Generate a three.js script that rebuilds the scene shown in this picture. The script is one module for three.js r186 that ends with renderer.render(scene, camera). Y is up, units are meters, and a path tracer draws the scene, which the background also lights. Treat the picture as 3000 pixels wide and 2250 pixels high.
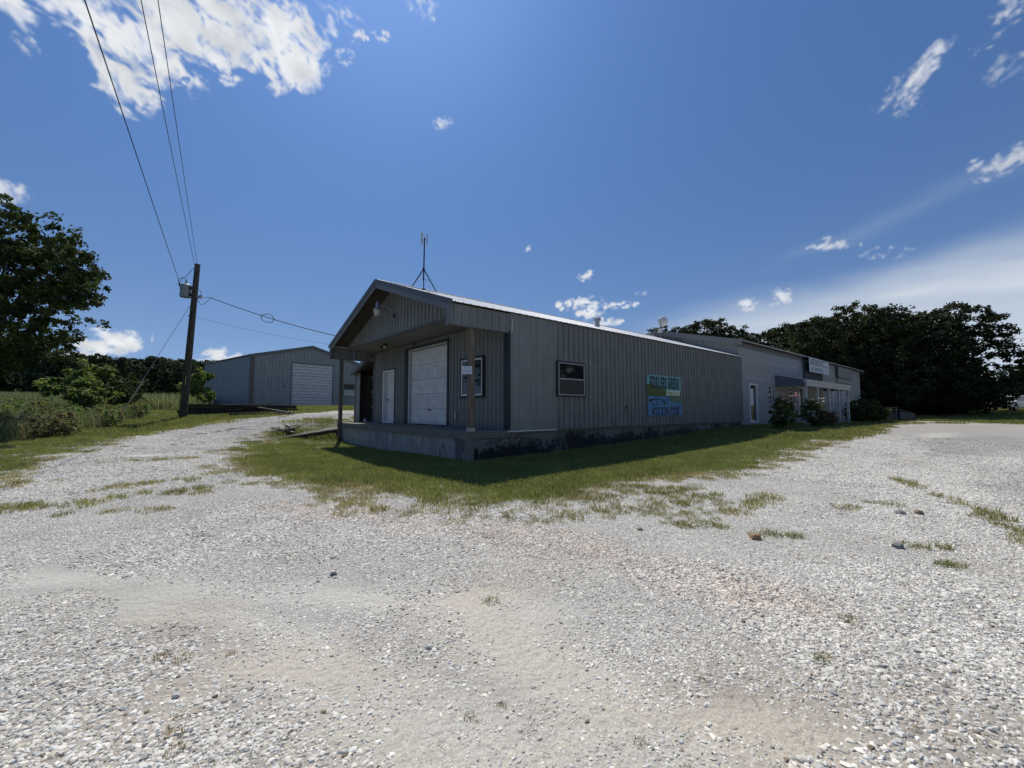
import * as THREE from 'three';
import { mergeGeometries } from 'three/addons/utils/BufferGeometryUtils.js';

// ---------------------------------------------------------------- camera, sky, sun, exposure
const scene = new THREE.Scene();
const EYE = 1.45;
const camera = new THREE.PerspectiveCamera(84.9, 4 / 3, 0.05, 900);
camera.position.set(0, EYE, 0);
camera.rotation.x = Math.atan(75 / 1230);
const SUN = new THREE.Vector3(-0.194, 0.813, -0.549).normalize();
const sun = new THREE.DirectionalLight(new THREE.Color().setRGB(1, 0.95, 0.865), 5.0);
sun.position.copy(SUN).multiplyScalar(120);
sun.castShadow = true;
sun.shadow.mapSize.set(4096, 4096);
Object.assign(sun.shadow.camera, { left: -60, right: 60, top: 60, bottom: -60, near: 1, far: 300 });
scene.add(sun, sun.target);
const renderer = new THREE.WebGLRenderer({ antialias: true });
renderer.setSize(1024, 768);
renderer.toneMapping = THREE.LinearToneMapping;
renderer.toneMappingExposure = 1.0;
renderer.shadowMap.enabled = true;

// ---------------------------------------------------------------- small tools
const PI = Math.PI, R = (d) => (d * PI) / 180;
function mulberry(a) { return () => { a |= 0; a = (a + 0x6d2b79f5) | 0; let t = Math.imul(a ^ (a >>> 15), 1 | a); t = (t + Math.imul(t ^ (t >>> 7), 61 | t)) ^ t; return ((t ^ (t >>> 14)) >>> 0) / 4294967296; }; }
const rnd = mulberry(77);
const rr = (a, b, r = rnd) => a + (b - a) * r();
const clamp = (x, a = 0, b = 1) => Math.min(b, Math.max(a, x));
const sstep = (a, b, x) => { const t = clamp((x - a) / (b - a)); return t * t * (3 - 2 * t); };
const lerp = (a, b, t) => a + (b - a) * t;
function hash2(ix, iy) { let h = Math.imul(ix, 374761393) + Math.imul(iy, 668265263); h = Math.imul(h ^ (h >>> 13), 1274126177); return ((h ^ (h >>> 16)) >>> 0) / 4294967296; }
function vnoise(x, y, per = 0) {
  const ix = Math.floor(x), iy = Math.floor(y), fx = x - ix, fy = y - iy, sx = fx * fx * (3 - 2 * fx), sy = fy * fy * (3 - 2 * fy);
  const w = per ? (n) => ((n % per) + per) % per : (n) => n;
  const a = hash2(w(ix), w(iy)), b = hash2(w(ix + 1), w(iy)), c = hash2(w(ix), w(iy + 1)), d = hash2(w(ix + 1), w(iy + 1));
  return a + (b - a) * sx + (c - a) * sy + (a - b - c + d) * sx * sy;
}
function fbm(x, y, oct = 4, per = 0) { let s = 0, a = 0.5, f = 1; for (let i = 0; i < oct; i++) { s += a * vnoise(x * f + i * 17.3 * (per ? 0 : 1), y * f + i * 9.1 * (per ? 0 : 1), per ? per * f : 0); a *= 0.5; f *= 2; } return s / (1 - Math.pow(0.5, oct)); }
const toS = (c) => Math.round(255 * clamp(c <= 0.0031308 ? c * 12.92 : 1.055 * Math.pow(c, 1 / 2.4) - 0.055));
function texture(w, h, fn, { srgb = true, repeat } = {}) {
  const d = new Uint8Array(w * h * 4);
  for (let y = 0; y < h; y++) for (let x = 0; x < w; x++) {
    const c = fn(x / w, y / h, x, y), o = (y * w + x) * 4;
    for (let k = 0; k < 3; k++) { const v = typeof c === 'number' ? c : c[k]; d[o + k] = srgb ? toS(v) : Math.round(255 * clamp(v)); }
    d[o + 3] = 255;
  }
  const t = new THREE.DataTexture(d, w, h);
  t.wrapS = t.wrapT = THREE.RepeatWrapping; t.magFilter = THREE.LinearFilter; t.minFilter = THREE.LinearMipmapLinearFilter; t.generateMipmaps = true;
  if (srgb) t.colorSpace = THREE.SRGBColorSpace;
  if (repeat) t.repeat.set(...repeat);
  t.needsUpdate = true;
  return t;
}
const rgb = (r, g, b) => new THREE.Color().setRGB(r, g, b);
function mat(c, o = {}) { const { physical, ...rest } = o; return new (physical ? THREE.MeshPhysicalMaterial : THREE.MeshStandardMaterial)({ color: rgb(...c), roughness: 0.8, ...rest }); }

const taken = new Map();
function numbered(n) { const k = taken.get(n) ?? 0; taken.set(n, k + 1); return k ? n + '_' + String(k).padStart(3, '0') : n; }
function tag(o, label, category, group, kind) { o.userData.label = label; o.userData.category = category; if (group) o.userData.group = group; if (kind) o.userData.kind = kind; return o; }
function thing(name, label, category, p = [0, 0, 0], turn = 0, group) {
  const o = new THREE.Group(); o.name = numbered(name); o.position.set(...p); o.rotation.y = turn; scene.add(o);
  return tag(o, label, category, group);
}
function mesh(name, geo, m, parent = scene) {
  const o = new THREE.Mesh(geo, m); o.name = parent === scene ? numbered(name) : name; o.castShadow = o.receiveShadow = true; parent.add(o); return o;
}
// uv in metres, taken from the face's main direction
function uvm(geo, s = 1) {
  let g = geo.index ? geo.toNonIndexed() : geo;
  if (!g.attributes.normal) g.computeVertexNormals();
  const p = g.attributes.position, n = g.attributes.normal, uv = new Float32Array(p.count * 2);
  for (let i = 0; i < p.count; i += 3) {
    const ax = Math.abs(n.getX(i) + n.getX(i + 1) + n.getX(i + 2)), ay = Math.abs(n.getY(i) + n.getY(i + 1) + n.getY(i + 2)), az = Math.abs(n.getZ(i) + n.getZ(i + 1) + n.getZ(i + 2));
    for (let k = i; k < i + 3; k++) {
      const x = p.getX(k), y = p.getY(k), z = p.getZ(k);
      const [a, b] = ay >= ax && ay >= az ? [x, z] : ax >= az ? [z, y] : [x, y];
      uv[k * 2] = a * s; uv[k * 2 + 1] = b * s;
    }
  }
  g.setAttribute('uv', new THREE.BufferAttribute(uv, 2));
  return g;
}
const merge = (list) => mergeGeometries(list.map((g) => { const n = g.index ? g.toNonIndexed() : g; for (const k of Object.keys(n.attributes)) if (!['position', 'normal', 'uv', 'color'].includes(k)) n.deleteAttribute(k); return n; }));
// box given by its two corners
function box(x0, x1, y0, y1, z0, z1) { const g = new THREE.BoxGeometry(Math.abs(x1 - x0), Math.abs(y1 - y0), Math.abs(z1 - z0)); g.translate((x0 + x1) / 2, (y0 + y1) / 2, (z0 + z1) / 2); return uvm(g); }
// bevelled box (a chamfered bar) by corners
function bbox(x0, x1, y0, y1, z0, z1, b = 0.006) {
  const w = Math.abs(x1 - x0), h = Math.abs(y1 - y0), d = Math.abs(z1 - z0), s = new THREE.Shape();
  s.moveTo(-w / 2 + b, -h / 2 + b); s.lineTo(w / 2 - b, -h / 2 + b); s.lineTo(w / 2 - b, h / 2 - b); s.lineTo(-w / 2 + b, h / 2 - b); s.closePath();
  const g = new THREE.ExtrudeGeometry(s, { depth: Math.max(1e-3, d - 2 * b), bevelEnabled: true, bevelThickness: b, bevelSize: b, bevelSegments: 1 });
  g.translate((x0 + x1) / 2, (y0 + y1) / 2, Math.min(z0, z1) + b);
  return uvm(g);
}
// straight bar between two points; square (4) or round (n) section
function bar(a, b, r0, r1 = r0, n = 8, spin = 0) {
  const A = new THREE.Vector3(...a), B = new THREE.Vector3(...b), d = B.clone().sub(A), L = d.length();
  const g = new THREE.CylinderGeometry(r1, r0, L, n, 1); if (spin) g.rotateY(spin);
  g.applyQuaternion(new THREE.Quaternion().setFromUnitVectors(new THREE.Vector3(0, 1, 0), d.normalize()));
  g.translate((A.x + B.x) / 2, (A.y + B.y) / 2, (A.z + B.z) / 2);
  return g.toNonIndexed();
}
function tube(points, r, seg = 24, rad = 6, closed = false) { return new THREE.TubeGeometry(new THREE.CatmullRomCurve3(points.map((p) => new THREE.Vector3(...p)), closed), seg, r, rad, closed); }
function wire(a, b, sag, n = 14) { const o = []; for (let i = 0; i <= n; i++) { const t = i / n; o.push([lerp(a[0], b[0], t), lerp(a[1], b[1], t) - 4 * sag * t * (1 - t), lerp(a[2], b[2], t)]); } return o; }

// ---------------------------------------------------------------- the sky: clear air, sun glow, scattered cumulus, a cirrus veil
{
  const W = 3072, H = 1536, data = new Float32Array(W * H * 4);
  const zen = [0.050, 0.120, 0.31], mid = [0.108, 0.252, 0.585], hor = [0.42, 0.60, 0.83];
  const dirAt = (c, r) => { const up = ((r + 0.5) / H - 0.5) * PI, ro = ((c + 0.5) / W - 0.5) * 2 * PI; return [Math.cos(ro) * Math.cos(up), Math.sin(up), Math.sin(ro) * Math.cos(up)]; };
  for (let r = 0; r < H; r++) for (let c = 0; c < W; c++) {
    const [x, y, z] = dirAt(c, r), o = (r * W + c) * 4, e = Math.max(0, y);
    const cs = x * SUN.x + y * SUN.y + z * SUN.z, ang = Math.acos(clamp(cs, -1, 1));
    const kh = Math.exp(-e * 6.5), km = Math.exp(-e * 1.9);
    const glow = 0.80 + 0.75 * Math.exp(-ang * ang * 2.0) + 0.5 * Math.exp(-ang * ang * 14);
    for (let k = 0; k < 3; k++) {
      let v = lerp(lerp(zen[k], mid[k], km), hor[k], kh * 0.85);
      v *= lerp(glow, 1, kh * 0.7);
      v += [0.10, 0.10, 0.09][k] * Math.exp(-ang * ang * 9);
      data[o + k] = y < 0 ? [0.2, 0.21, 0.2][k] : v;
    }
    data[o + 3] = 1;
  }
  // clouds by azimuth (right of north, degrees), elevation, half sizes, tilt, strength, softness
  const clouds = [[-47.13,34.63,4.53,1.76,20.74,1.1,0],[-42.78,33.89,3.58,2.53,11.01,1.1,0],[-43.43,31.21,2.21,2.27,-19.04,1,0],[-37.1,37.71,5.57,2.31,24.14,1.2,0],[-31.05,39.97,4.42,2.1,-3.25,1.15,0],[-28.71,38.19,2.24,3.37,-36.89,1.1,0],[-36.99,35.62,4.22,1.5,2.7,0.8,0],[-42.04,30.39,0.85,0.93,-12.7,0.8,0],[-24.09,41.77,2.01,2.2,38.53,0.7,0],[-39.58,32.46,1.35,0.6,40.86,0.7,0],[-35.62,34.28,0.58,0.84,21.92,0.6,0],[-23.17,39.51,1.16,0.81,-13.11,0.6,0],[-50.93,32.37,1.8,1.53,8.73,0.65,1],[-50.79,30.29,0.62,0.54,-18.84,0.7,1],[-12.63,44.72,1.15,0.94,-25.94,0.6,1],[-9.75,34.88,0.8,0.5,14,0.75,1],[-21.11,41.31,0.86,0.43,14.18,0.6,0],[-18.14,41.7,0.68,0.33,12.21,0.55,0],[44.92,30.3,2.51,0.77,39.35,1,1],[44.07,28.73,1.05,0.9,-0.72,0.6,1],[46.45,31.33,0.9,0.57,34.07,0.5,1],[51.51,32.05,0.87,0.68,25.09,0.8,1],[50.2,30.61,0.94,0.49,26.92,0.5,1],[51.25,27.95,0.95,0.91,30.24,0.7,1],[50.87,21.16,1.55,0.68,21.86,0.8,1],[48.63,21.64,0.57,0.35,5.56,0.6,1],[38,17.42,1.77,0.35,-10.89,0.95,1],[42.41,15.66,1.53,0.46,-13.91,0.35,1],[37.43,18.25,0.59,0.28,-13.51,0.5,1],[8.9,14.14,2.44,0.58,5.7,0.95,0],[10.95,13.26,1.58,0.76,9.51,1,0],[14.55,13.78,1.72,0.39,-3.6,0.75,0],[17.41,14.96,0.67,0.21,-4.66,0.5,1],[10.13,17.68,0.86,0.44,16.81,0.7,0],[2.43,21.49,0.26,0.51,-34.36,0.8,1],[12.51,11.68,1.14,0.45,-2.61,0.8,0],[14.38,11.54,0.61,0.4,-2.96,0.8,0],[9.34,11.75,0.9,0.32,-1.95,0.5,1],[29.62,12.38,0.84,0.63,-6.98,1.1,1],[32.93,12.92,1.09,0.77,1.1,1.15,1],[-44.04,6.71,2.13,0.99,17.2,1.05,0],[-46.19,4.78,1.7,0.78,4.94,1.05,0],[-35.11,5.79,1.54,0.75,18.41,1.05,0],[-51.12,18.57,0.97,0.82,21.5,1,1],[-39.89,5.54,0.39,0.21,4.61,0.6,1],[-37.54,5.36,0.59,0.3,4.1,0.4,1]];
  const rc = mulberry(5);
  for (let i = 0; i < 46; i++) { // the same kind of sky all the way round
    const az = rr(62, 298, rc), el = rr(4, 62, rc), s = rr(0.6, 3.4, rc) * (0.5 + el / 60);
    clouds.push([az > 180 ? az - 360 : az, el, s, s * rr(0.3, 0.6, rc), rr(-20, 35, rc), rr(0.7, 1.15, rc), rc() < 0.5 ? 1 : 0]);
  }
  const mask = new Float32Array(W * H), soft = new Float32Array(W * H), freq = new Float32Array(W * H);
  const put = (az, el, fn, rad) => {
    const c0 = ((az - 90) / 360 + 0.5) * W, r0 = (el / 180 + 0.5) * H, dr = (rad / 180) * H, dc = dr / Math.max(0.15, Math.cos(R(el)));
    for (let r = Math.floor(r0 - dr); r <= r0 + dr; r++) for (let c = Math.floor(c0 - dc); c <= c0 + dc; c++) {
      if (r < H / 2 || r >= H) continue;
      const e2 = ((r + 0.5) / H - 0.5) * 180, a2 = ((c + 0.5 - c0) / W) * 360 * Math.cos(R(el));
      fn((r * W + ((c % W) + W) % W), a2, e2 - el);
    }
  };
  for (const [az, el, a, b, tilt, s, so] of clouds) {
    const ct = Math.cos(R(tilt)), st = Math.sin(R(tilt)), fq = b > 1.4 ? 0.6 : b > 0.7 ? 1.1 : 2;
    put(az, el, (i, dx, dy) => {
      const u = (dx * ct + dy * st) / (a * 1.6), v = (-dx * st + dy * ct) / (b * 1.6), m = s * Math.max(0, 1 - u * u - v * v);
      if (m > mask[i]) { mask[i] = m; soft[i] = so; freq[i] = fq; }
    }, Math.max(a, b) * 1.65);
  }
  for (let r = Math.floor(H / 2); r < H; r++) for (let c = 0; c < W; c++) {
    const i = r * W + c, el = ((r + 0.5) / H - 0.5) * 180, az = ((c + 0.5) / W - 0.5) * 360 + 90, o = i * 4;
    // cirrus veil low on one side of the sky, its upper edge sloping, streaked along the slope
    let veil = 0;
    const azw = az > 180 ? az - 360 : az;
    if (el < 24 && azw > 12 && azw < 130) {
      const edge = 11.0 + (azw - 20) * 0.115 + 2.2 * (fbm(azw * 0.11 + 3, el * 0.3, 3) - 0.5), str = fbm(azw * 0.13 - el * 0.25 + 11, el * 0.9 + azw * 0.06, 4);
      veil = sstep(edge + 2.6, edge - 3.2, el) * (0.55 + 0.5 * str) * sstep(13, 27, azw) * sstep(130, 90, azw);
      const e2 = edge + 4.5 + (azw - 36) * 0.12;
      veil += 0.09 * Math.exp(-Math.pow((el - e2) / 0.8, 2)) * sstep(28, 40, azw) * sstep(130, 90, azw) * (0.4 + str);
      veil = clamp(veil);
    }
    let dens = 0, tone = 1;
    if (mask[i] > 0) {
      const x = azw * Math.cos(R(el)), wx = fbm(x * 0.45 + 40, el * 0.45, 3) - 0.5, wy = fbm(x * 0.45 + 80, el * 0.45 + 30, 3) - 0.5;
      const f = freq[i], s = soft[i], n = fbm((x + (wx * 2.4) / f) * f + 200, (el + (wy * 2.4) / f) * f * 1.35 + 50, 7), n2 = fbm((x + wx) * f * 4 + 20, (el + wy) * f * 5, 4);
      dens = Math.pow(sstep(-0.08, s ? 1.05 : 0.78, mask[i] * (s ? 0.88 : 1.0) + (n - 0.5) * (s ? 1.8 : 2.4) + (n2 - 0.5) * 0.85 - (s ? 0.34 : 0.36)), 0.9) * (s ? 0.8 : 0.95);
      tone = 0.86 + 0.42 * (fbm((x + wx * 2) * 0.9 * f + 7, el * 1.1 * f, 4) - 0.5) + 0.16 * (1 - dens);
    }
    if (veil > 0) for (let k = 0; k < 3; k++) data[o + k] = lerp(data[o + k], [0.68, 0.74, 0.80][k], veil * 0.88);
    if (dens > 0) for (let k = 0; k < 3; k++) data[o + k] = lerp(data[o + k], [0.90, 0.92, 0.94][k] * tone, dens);
  }
  const t = new THREE.DataTexture(data, W, H, THREE.RGBAFormat, THREE.FloatType);
  t.mapping = THREE.EquirectangularReflectionMapping; t.magFilter = t.minFilter = THREE.LinearFilter; t.wrapS = THREE.RepeatWrapping; t.colorSpace = THREE.LinearSRGBColorSpace; t.needsUpdate = true;
  scene.background = t; scene.environment = t;
}

// ---------------------------------------------------------------- lie of the land (thin plate through measured heights)
const CP = [[0,0,0],[-1.05,-10.42,0.15],[-7.15,-17.7,0.17],[11.44,-20.9,0.58],[31.43,-37.68,0.55],[-17.2,-22,0.95],[-21.26,-34,1.7],[-15.1,-41.88,1.72],[-30.08,-40.9,1.75],[-8,-6,0.08],[-13,-9,0.3],[-10,0,0],[10,-4,-0.02],[16,-12,0.08],[25,-20,0.25],[32,-8,0.1],[36,-30,0.35],[58,-50,1.25],[0,12,0],[-25,12,0.1],[25,12,0],[-25,-8,0.5],[-45,-60,2.2],[-60,-30,2],[-20,-80,2.4],[60,-85,2],[20,-62,1.2],[120,-60,2.2],[-120,-60,3.2],[0,-140,3.5],[-120,-140,4.5],[120,-140,3.5],[-120,30,1.5],[120,30,1],[0,80,0],[-8.8,-19.5,0.83],[-7.7,-11.8,0.18],[-3,-22,0.9],[8,-28,0.85]];
const TPS = (() => {
  const n = CP.length, N = n + 3, K = [];
  const phi = (r2) => (r2 > 1e-12 ? 0.5 * r2 * Math.log(r2) : 0);
  for (let i = 0; i < N; i++) {
    const row = new Array(N + 1).fill(0);
    if (i < n) { for (let j = 0; j < n; j++) row[j] = phi((CP[i][0] - CP[j][0]) ** 2 + (CP[i][1] - CP[j][1]) ** 2) + (i === j ? 0.5 : 0); row[n] = 1; row[n + 1] = CP[i][0]; row[n + 2] = CP[i][1]; row[N] = CP[i][2]; }
    else for (let j = 0; j < n; j++) row[j] = i === n ? 1 : CP[j][i - n - 1];
    K.push(row);
  }
  for (let i = 0; i < N; i++) {
    let p = i; for (let r = i + 1; r < N; r++) if (Math.abs(K[r][i]) > Math.abs(K[p][i])) p = r;
    [K[i], K[p]] = [K[p], K[i]];
    for (let r = 0; r < N; r++) if (r !== i) { const f = K[r][i] / K[i][i]; if (f) for (let c = i; c <= N; c++) K[r][c] -= f * K[i][c]; }
  }
  const w = K.map((row, i) => row[N] / row[i]);
  return (x, z) => { let s = w[n] + w[n + 1] * x + w[n + 2] * z; for (let i = 0; i < n; i++) s += w[i] * phi((CP[i][0] - x) ** 2 + (CP[i][1] - z) ** 2); return s; };
})();
function land(x, z) {
  const d = Math.hypot(x, z + 40), far = sstep(110, 190, d);
  let h = far < 1 ? TPS(x, z) : 0;
  h = lerp(h, 3.4, far);
  return h + 0.03 * (fbm(x * 0.5 + 9, z * 0.5, 3) - 0.5) + 0.10 * (fbm(x * 0.12, z * 0.12 + 5, 2) - 0.5) * sstep(9, 22, Math.hypot(x, z));
}
function slope(x, z) { const e = 0.25, nx = -(land(x + e, z) - land(x - e, z)) / (2 * e), nz = -(land(x, z + e) - land(x, z - e)) / (2 * e); return new THREE.Vector3(nx, 1, nz).normalize(); }

// the gravelled lot and drive; everything else is grass
const LOT = [[-40,20],[-40,4],[-18,-2],[-11.5,-5.3],[-9.17,-7.62],[-10.21,-8.94],[-11.2,-10.5],[-12.32,-12.85],[-13.56,-15.93],[-13.1,-19.48],[-11.8,-22.4],[-9.9,-25.2],[-5,-27.6],[6,-30],[6,-27.5],[-4,-25.2],[-8.82,-21.05],[-9.92,-18.22],[-9.66,-14.56],[-7.67,-10.9],[-6.49,-9.5],[-4.75,-8.0],[-3.75,-7.4],[-2.5,-6.7],[-1.4,-6.25],[-0.35,-6.1],[0.6,-6.25],[1.39,-6.8],[2.34,-7.1],[3.83,-7.95],[5.94,-9.99],[10.52,-13.84],[19.26,-22.11],[30.07,-32.05],[33.5,-35.2],[35.2,-33.6],[36.64,-30.17],[46,-20],[70,0],[70,20]];
function sdPoly(P, x, z) { // > 0 inside
  let d = 1e9, inside = false;
  for (let i = 0, j = P.length - 1; i < P.length; j = i++) {
    const [ax, az] = P[j], [bx, bz] = P[i], ex = bx - ax, ez = bz - az, t = clamp(((x - ax) * ex + (z - az) * ez) / (ex * ex + ez * ez));
    d = Math.min(d, Math.hypot(x - ax - t * ex, z - az - t * ez));
    if (az > z !== bz > z && x < ((bx - ax) * (z - az)) / (bz - az) + ax) inside = !inside;
  }
  return inside ? d : -d;
}
// patches of weeds and grass in the gravel: x, z, half length, half width, turn, strength
const WEEDS = [[-6.85,-5.95,0.8,0.28,0.2,0.9],[-6.4,-7.7,0.8,0.25,0.6,0.45],[-5.6,-7.0,0.8,0.3,0.5,0.5],[-5.3,-5.7,0.7,0.15,0.1,0.45],[2.3,-5.15,0.42,0.2,-0.2,0.95],[1.6,-5.7,1.1,0.5,-0.2,0.62],[2.6,-6.3,1.0,0.5,0,0.6],[0.2,-5.45,1.1,0.3,0,0.5],[-1.8,-5.9,1.2,0.3,-0.4,0.5],[2.43,-7.0,0.6,0.4,0,0.9],[3.2,-6.6,0.7,0.3,0,0.5],[7.25,-7.85,0.5,0.13,1.16,1],[6.9,-7.0,0.7,0.13,1.16,1],[6.35,-5.75,0.4,0.14,1.0,0.9],[5.9,-5.0,0.7,0.14,0.89,1],[5.2,-6.2,0.6,0.12,0.4,0.4],[2.95,-4.73,0.28,0.1,0,0.7],[4.3,-4.4,0.16,0.08,0,0.8],[3.96,-3.94,0.14,0.07,0,0.8],[2.25,-2.91,0.07,0.05,0,0.9],[1.74,-2.46,0.09,0.06,0,0.8],[-0.16,-3.2,0.04,0.03,0,0.6],[-10.6,-13.6,0.4,0.2,1,0.4],[-11.5,-16.8,0.8,0.2,1.2,0.42],[-11.4,-20.4,0.9,0.2,1.4,0.42],[-8.8,-10.4,0.7,0.2,0.8,0.4],[31,-31,4,0.5,0.3,0.6]];
const DUST = [[-0.98,-2.35,0.8,0.2,-0.25],[0.1,-2.55,0.95,0.3,-0.75],[-2.91,-3.29,1.6,0.2,0.12],[-0.33,-1.95,0.8,0.28,-0.35],[0.88,-1.95,0.8,0.25,-0.3],[-1.5,-3.3,1.3,0.2,-0.08],[-0.3,-3.2,0.8,0.25,-0.4],[0.55,-1.85,0.7,0.3,0],[-9.4,-11.8,2.4,0.6,1.0],[12.8,-13.2,5,0.7,0.75],[17,-17,6,0.6,0.7]];
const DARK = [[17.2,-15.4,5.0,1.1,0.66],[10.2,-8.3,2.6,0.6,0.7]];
const PINK = [[-3.4,-6.1],[-2.55,-5.79],[-1.19,-5.35],[-0.03,-4.87],[0.89,-4.27],[1.53,-3.62],[2.08,-3.28]];
function blobs(L, x, z) { let m = 0; for (const [bx, bz, a, b, t, s = 1] of L) { const dx = x - bx, dz = z - bz; if (Math.abs(dx) > a * 1.5 || Math.abs(dz) > a * 1.5) continue; const c = Math.cos(t), n = Math.sin(t), u = (dx * c - dz * n) / a, v = (dx * n + dz * c) / b; m = Math.max(m, s * (1 - 0.55 * (u * u + v * v))); } return Math.max(0, m); }
const TRACKS = [[0.30,[[-4.4,-3.6],[-2.93,-3.59],[-1.59,-3.3],[-0.52,-3.14],[0.05,-2.78],[0.41,-2.32],[0.54,-1.95]]],[0.24,[[-2.98,-3.05],[-1.97,-3.02],[-1.08,-2.54],[-0.66,-2.12],[-0.42,-1.77]]],[0.3,[[0,-2.46],[0.39,-2.12],[0.68,-1.86]]]];
function trackAt(x, z) { let m = 0; for (const [w, P] of TRACKS) { let d = 9; for (let i = 1; i < P.length; i++) { const [ax, az] = P[i - 1], [bx, bz] = P[i], ex = bx - ax, ez = bz - az, t = clamp(((x - ax) * ex + (z - az) * ez) / (ex * ex + ez * ez)); d = Math.min(d, Math.hypot(x - ax - t * ex, z - az - t * ez)); } m = Math.max(m, 1 - d / w); } return Math.max(0, m); }
const dustAt = (x, z) => clamp(Math.max(blobs(DUST, x, z) * 1.3, trackAt(x, z) * 1.5) + 1.4 * (fbm(x * 2.3, z * 2.3, 4) - 0.56));
function pinkAt(x, z) { let d = 9; for (let i = 1; i < PINK.length; i++) { const [ax, az] = PINK[i - 1], [bx, bz] = PINK[i], ex = bx - ax, ez = bz - az, t = clamp(((x - ax) * ex + (z - az) * ez) / (ex * ex + ez * ez)); d = Math.min(d, Math.hypot(x - ax - t * ex, z - az - t * ez)); } return sstep(0.55, 0.1, d + 0.4 * (fbm(x * 2, z * 2, 3) - 0.5)); }
function grassAt(x, z) { // 0 bare gravel .. 1 closed lawn
  const sd = sdPoly(LOT, x, z), n = fbm(x * 0.9 + 3, z * 0.9, 4) - 0.5, n2 = fbm(x * 3.1, z * 3.1 + 8, 3) - 0.5;
  const lawn = x < -9.3 ? sstep(0.45, -0.7, sd + n * 1.2 + n2 * 0.8) : sstep(0.55, -1.3, sd + n * 1.7 + n2 * 1.0);
  const w = blobs(WEEDS, x, z);
  return { g: Math.max(lawn, w > 0 ? clamp(w + n2 * 0.9) * 0.9 : 0), sd, lawn };
}

// ---------------------------------------------------------------- materials
const streak = texture(512, 512, (u, v) => 0.82 + 0.26 * (fbm(u * 40, v * 2.5, 4) - 0.5) + 0.2 * (fbm(u * 5 + 20, v * 5, 4) - 0.5) + 0.08 * (fbm(u * 120, v * 90, 2) - 0.5));
const fine = texture(512, 512, (u, v) => { const n = fbm(u * 64, v * 64, 3, 64), m = fbm(u * 6, v * 6, 4, 6); return 0.74 + 0.30 * (n - 0.5) + 0.32 * (m - 0.5); });
const fineBump = texture(512, 512, (u, v) => fbm(u * 64, v * 64, 4, 64), { srgb: false });
const woodTex = texture(256, 512, (u, v) => { const n = fbm(u * 26 + 2 * fbm(u * 3, v * 2, 2), v * 3, 4), k = fbm(u * 5, v * 7, 3); return [0.72 + 0.6 * (n - 0.5) + 0.2 * (k - 0.5), 0.70 + 0.6 * (n - 0.5) + 0.2 * (k - 0.5), 0.66 + 0.6 * (n - 0.5) + 0.2 * (k - 0.5)]; });
const M = {
  siding: mat([0.215, 0.22, 0.208], { roughness: 0.5, metalness: 0.0, map: streak }),
  sidingNew: mat([0.22, 0.235, 0.222], { roughness: 0.42, map: streak }),
  shedSiding: mat([0.33, 0.35, 0.35], { roughness: 0.5, map: streak }),
  stripSiding: mat([0.235, 0.245, 0.24], { roughness: 0.5, map: streak }),
  gableBlue: mat([0.235, 0.245, 0.24], { roughness: 0.5, map: streak }),
  fasciaDark: mat([0.085, 0.092, 0.095], { roughness: 0.5, map: streak }),
  fascia: mat([0.15, 0.158, 0.155], { roughness: 0.5, map: streak }),
  navy: mat([0.010, 0.013, 0.02], { roughness: 0.5 }),
  dark: mat([0.16, 0.15, 0.14], { roughness: 0.7 }),
  roof: mat([0.86, 0.86, 0.85], { roughness: 0.4, map: streak }),
  deck: mat([0.06, 0.05, 0.042], { roughness: 0.9, map: woodTex }),
  soffit: mat([0.215, 0.22, 0.208], { roughness: 0.6, map: streak }),
  white: mat([0.56, 0.565, 0.56], { roughness: 0.45, map: fine }),
  doorWhite: mat([0.80, 0.80, 0.79], { roughness: 0.4, map: fine }),
  trimWhite: mat([0.66, 0.66, 0.65], { roughness: 0.5 }),
  brown: mat([0.16, 0.135, 0.11], { roughness: 0.6, map: streak }),
  block: mat([0.42, 0.43, 0.42], { roughness: 0.85, map: fine, bumpMap: fineBump, bumpScale: 0.004 }),
  cream: mat([0.36, 0.36, 0.33], { roughness: 0.6, map: fine }),
  wood: mat([0.20, 0.165, 0.125], { roughness: 0.9, map: woodTex }),
  woodGrey: mat([0.17, 0.155, 0.14], { roughness: 0.95, map: woodTex }),
  woodDark: mat([0.045, 0.04, 0.035], { roughness: 0.95, map: woodTex }),
  pole: mat([0.085, 0.075, 0.06], { roughness: 0.95, map: woodTex }),
  glass: mat([0.012, 0.014, 0.016], { roughness: 0.04, physical: true, specularIntensity: 1 }),
  screen: mat([0.02, 0.023, 0.026], { roughness: 0.35 }),
  black: mat([0.014, 0.015, 0.018], { roughness: 0.45 }),
  steelBlue: mat([0.035, 0.045, 0.07], { roughness: 0.45, metalness: 0.5 }),
  galv: mat([0.34, 0.35, 0.36], { roughness: 0.45, metalness: 0.6 }),
  lampGrey: mat([0.24, 0.24, 0.30], { roughness: 0.4, metalness: 0.3 }),
  lens: mat([0.42, 0.41, 0.38], { roughness: 0.35 }),
  cable: mat([0.02, 0.022, 0.028], { roughness: 0.6 }),
  tank: mat([0.24, 0.26, 0.25], { roughness: 0.45 }),
  porcelain: mat([0.2, 0.2, 0.21], { roughness: 0.3 }),
  yellow: mat([0.45, 0.38, 0.12], { roughness: 0.6 }),
  plastic: mat([0.55, 0.55, 0.53], { roughness: 0.45 }),
  rubber: mat([0.02, 0.02, 0.02], { roughness: 0.8 }),
  carPaint: mat([0.5, 0.5, 0.49], { roughness: 0.3, physical: true, clearcoat: 0.6, clearcoatRoughness: 0.1 }),
  paper: mat([0.6, 0.6, 0.6], { roughness: 0.8 }),
  stone: mat([0.26, 0.25, 0.23], { roughness: 0.95, map: fine }),
};
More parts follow.
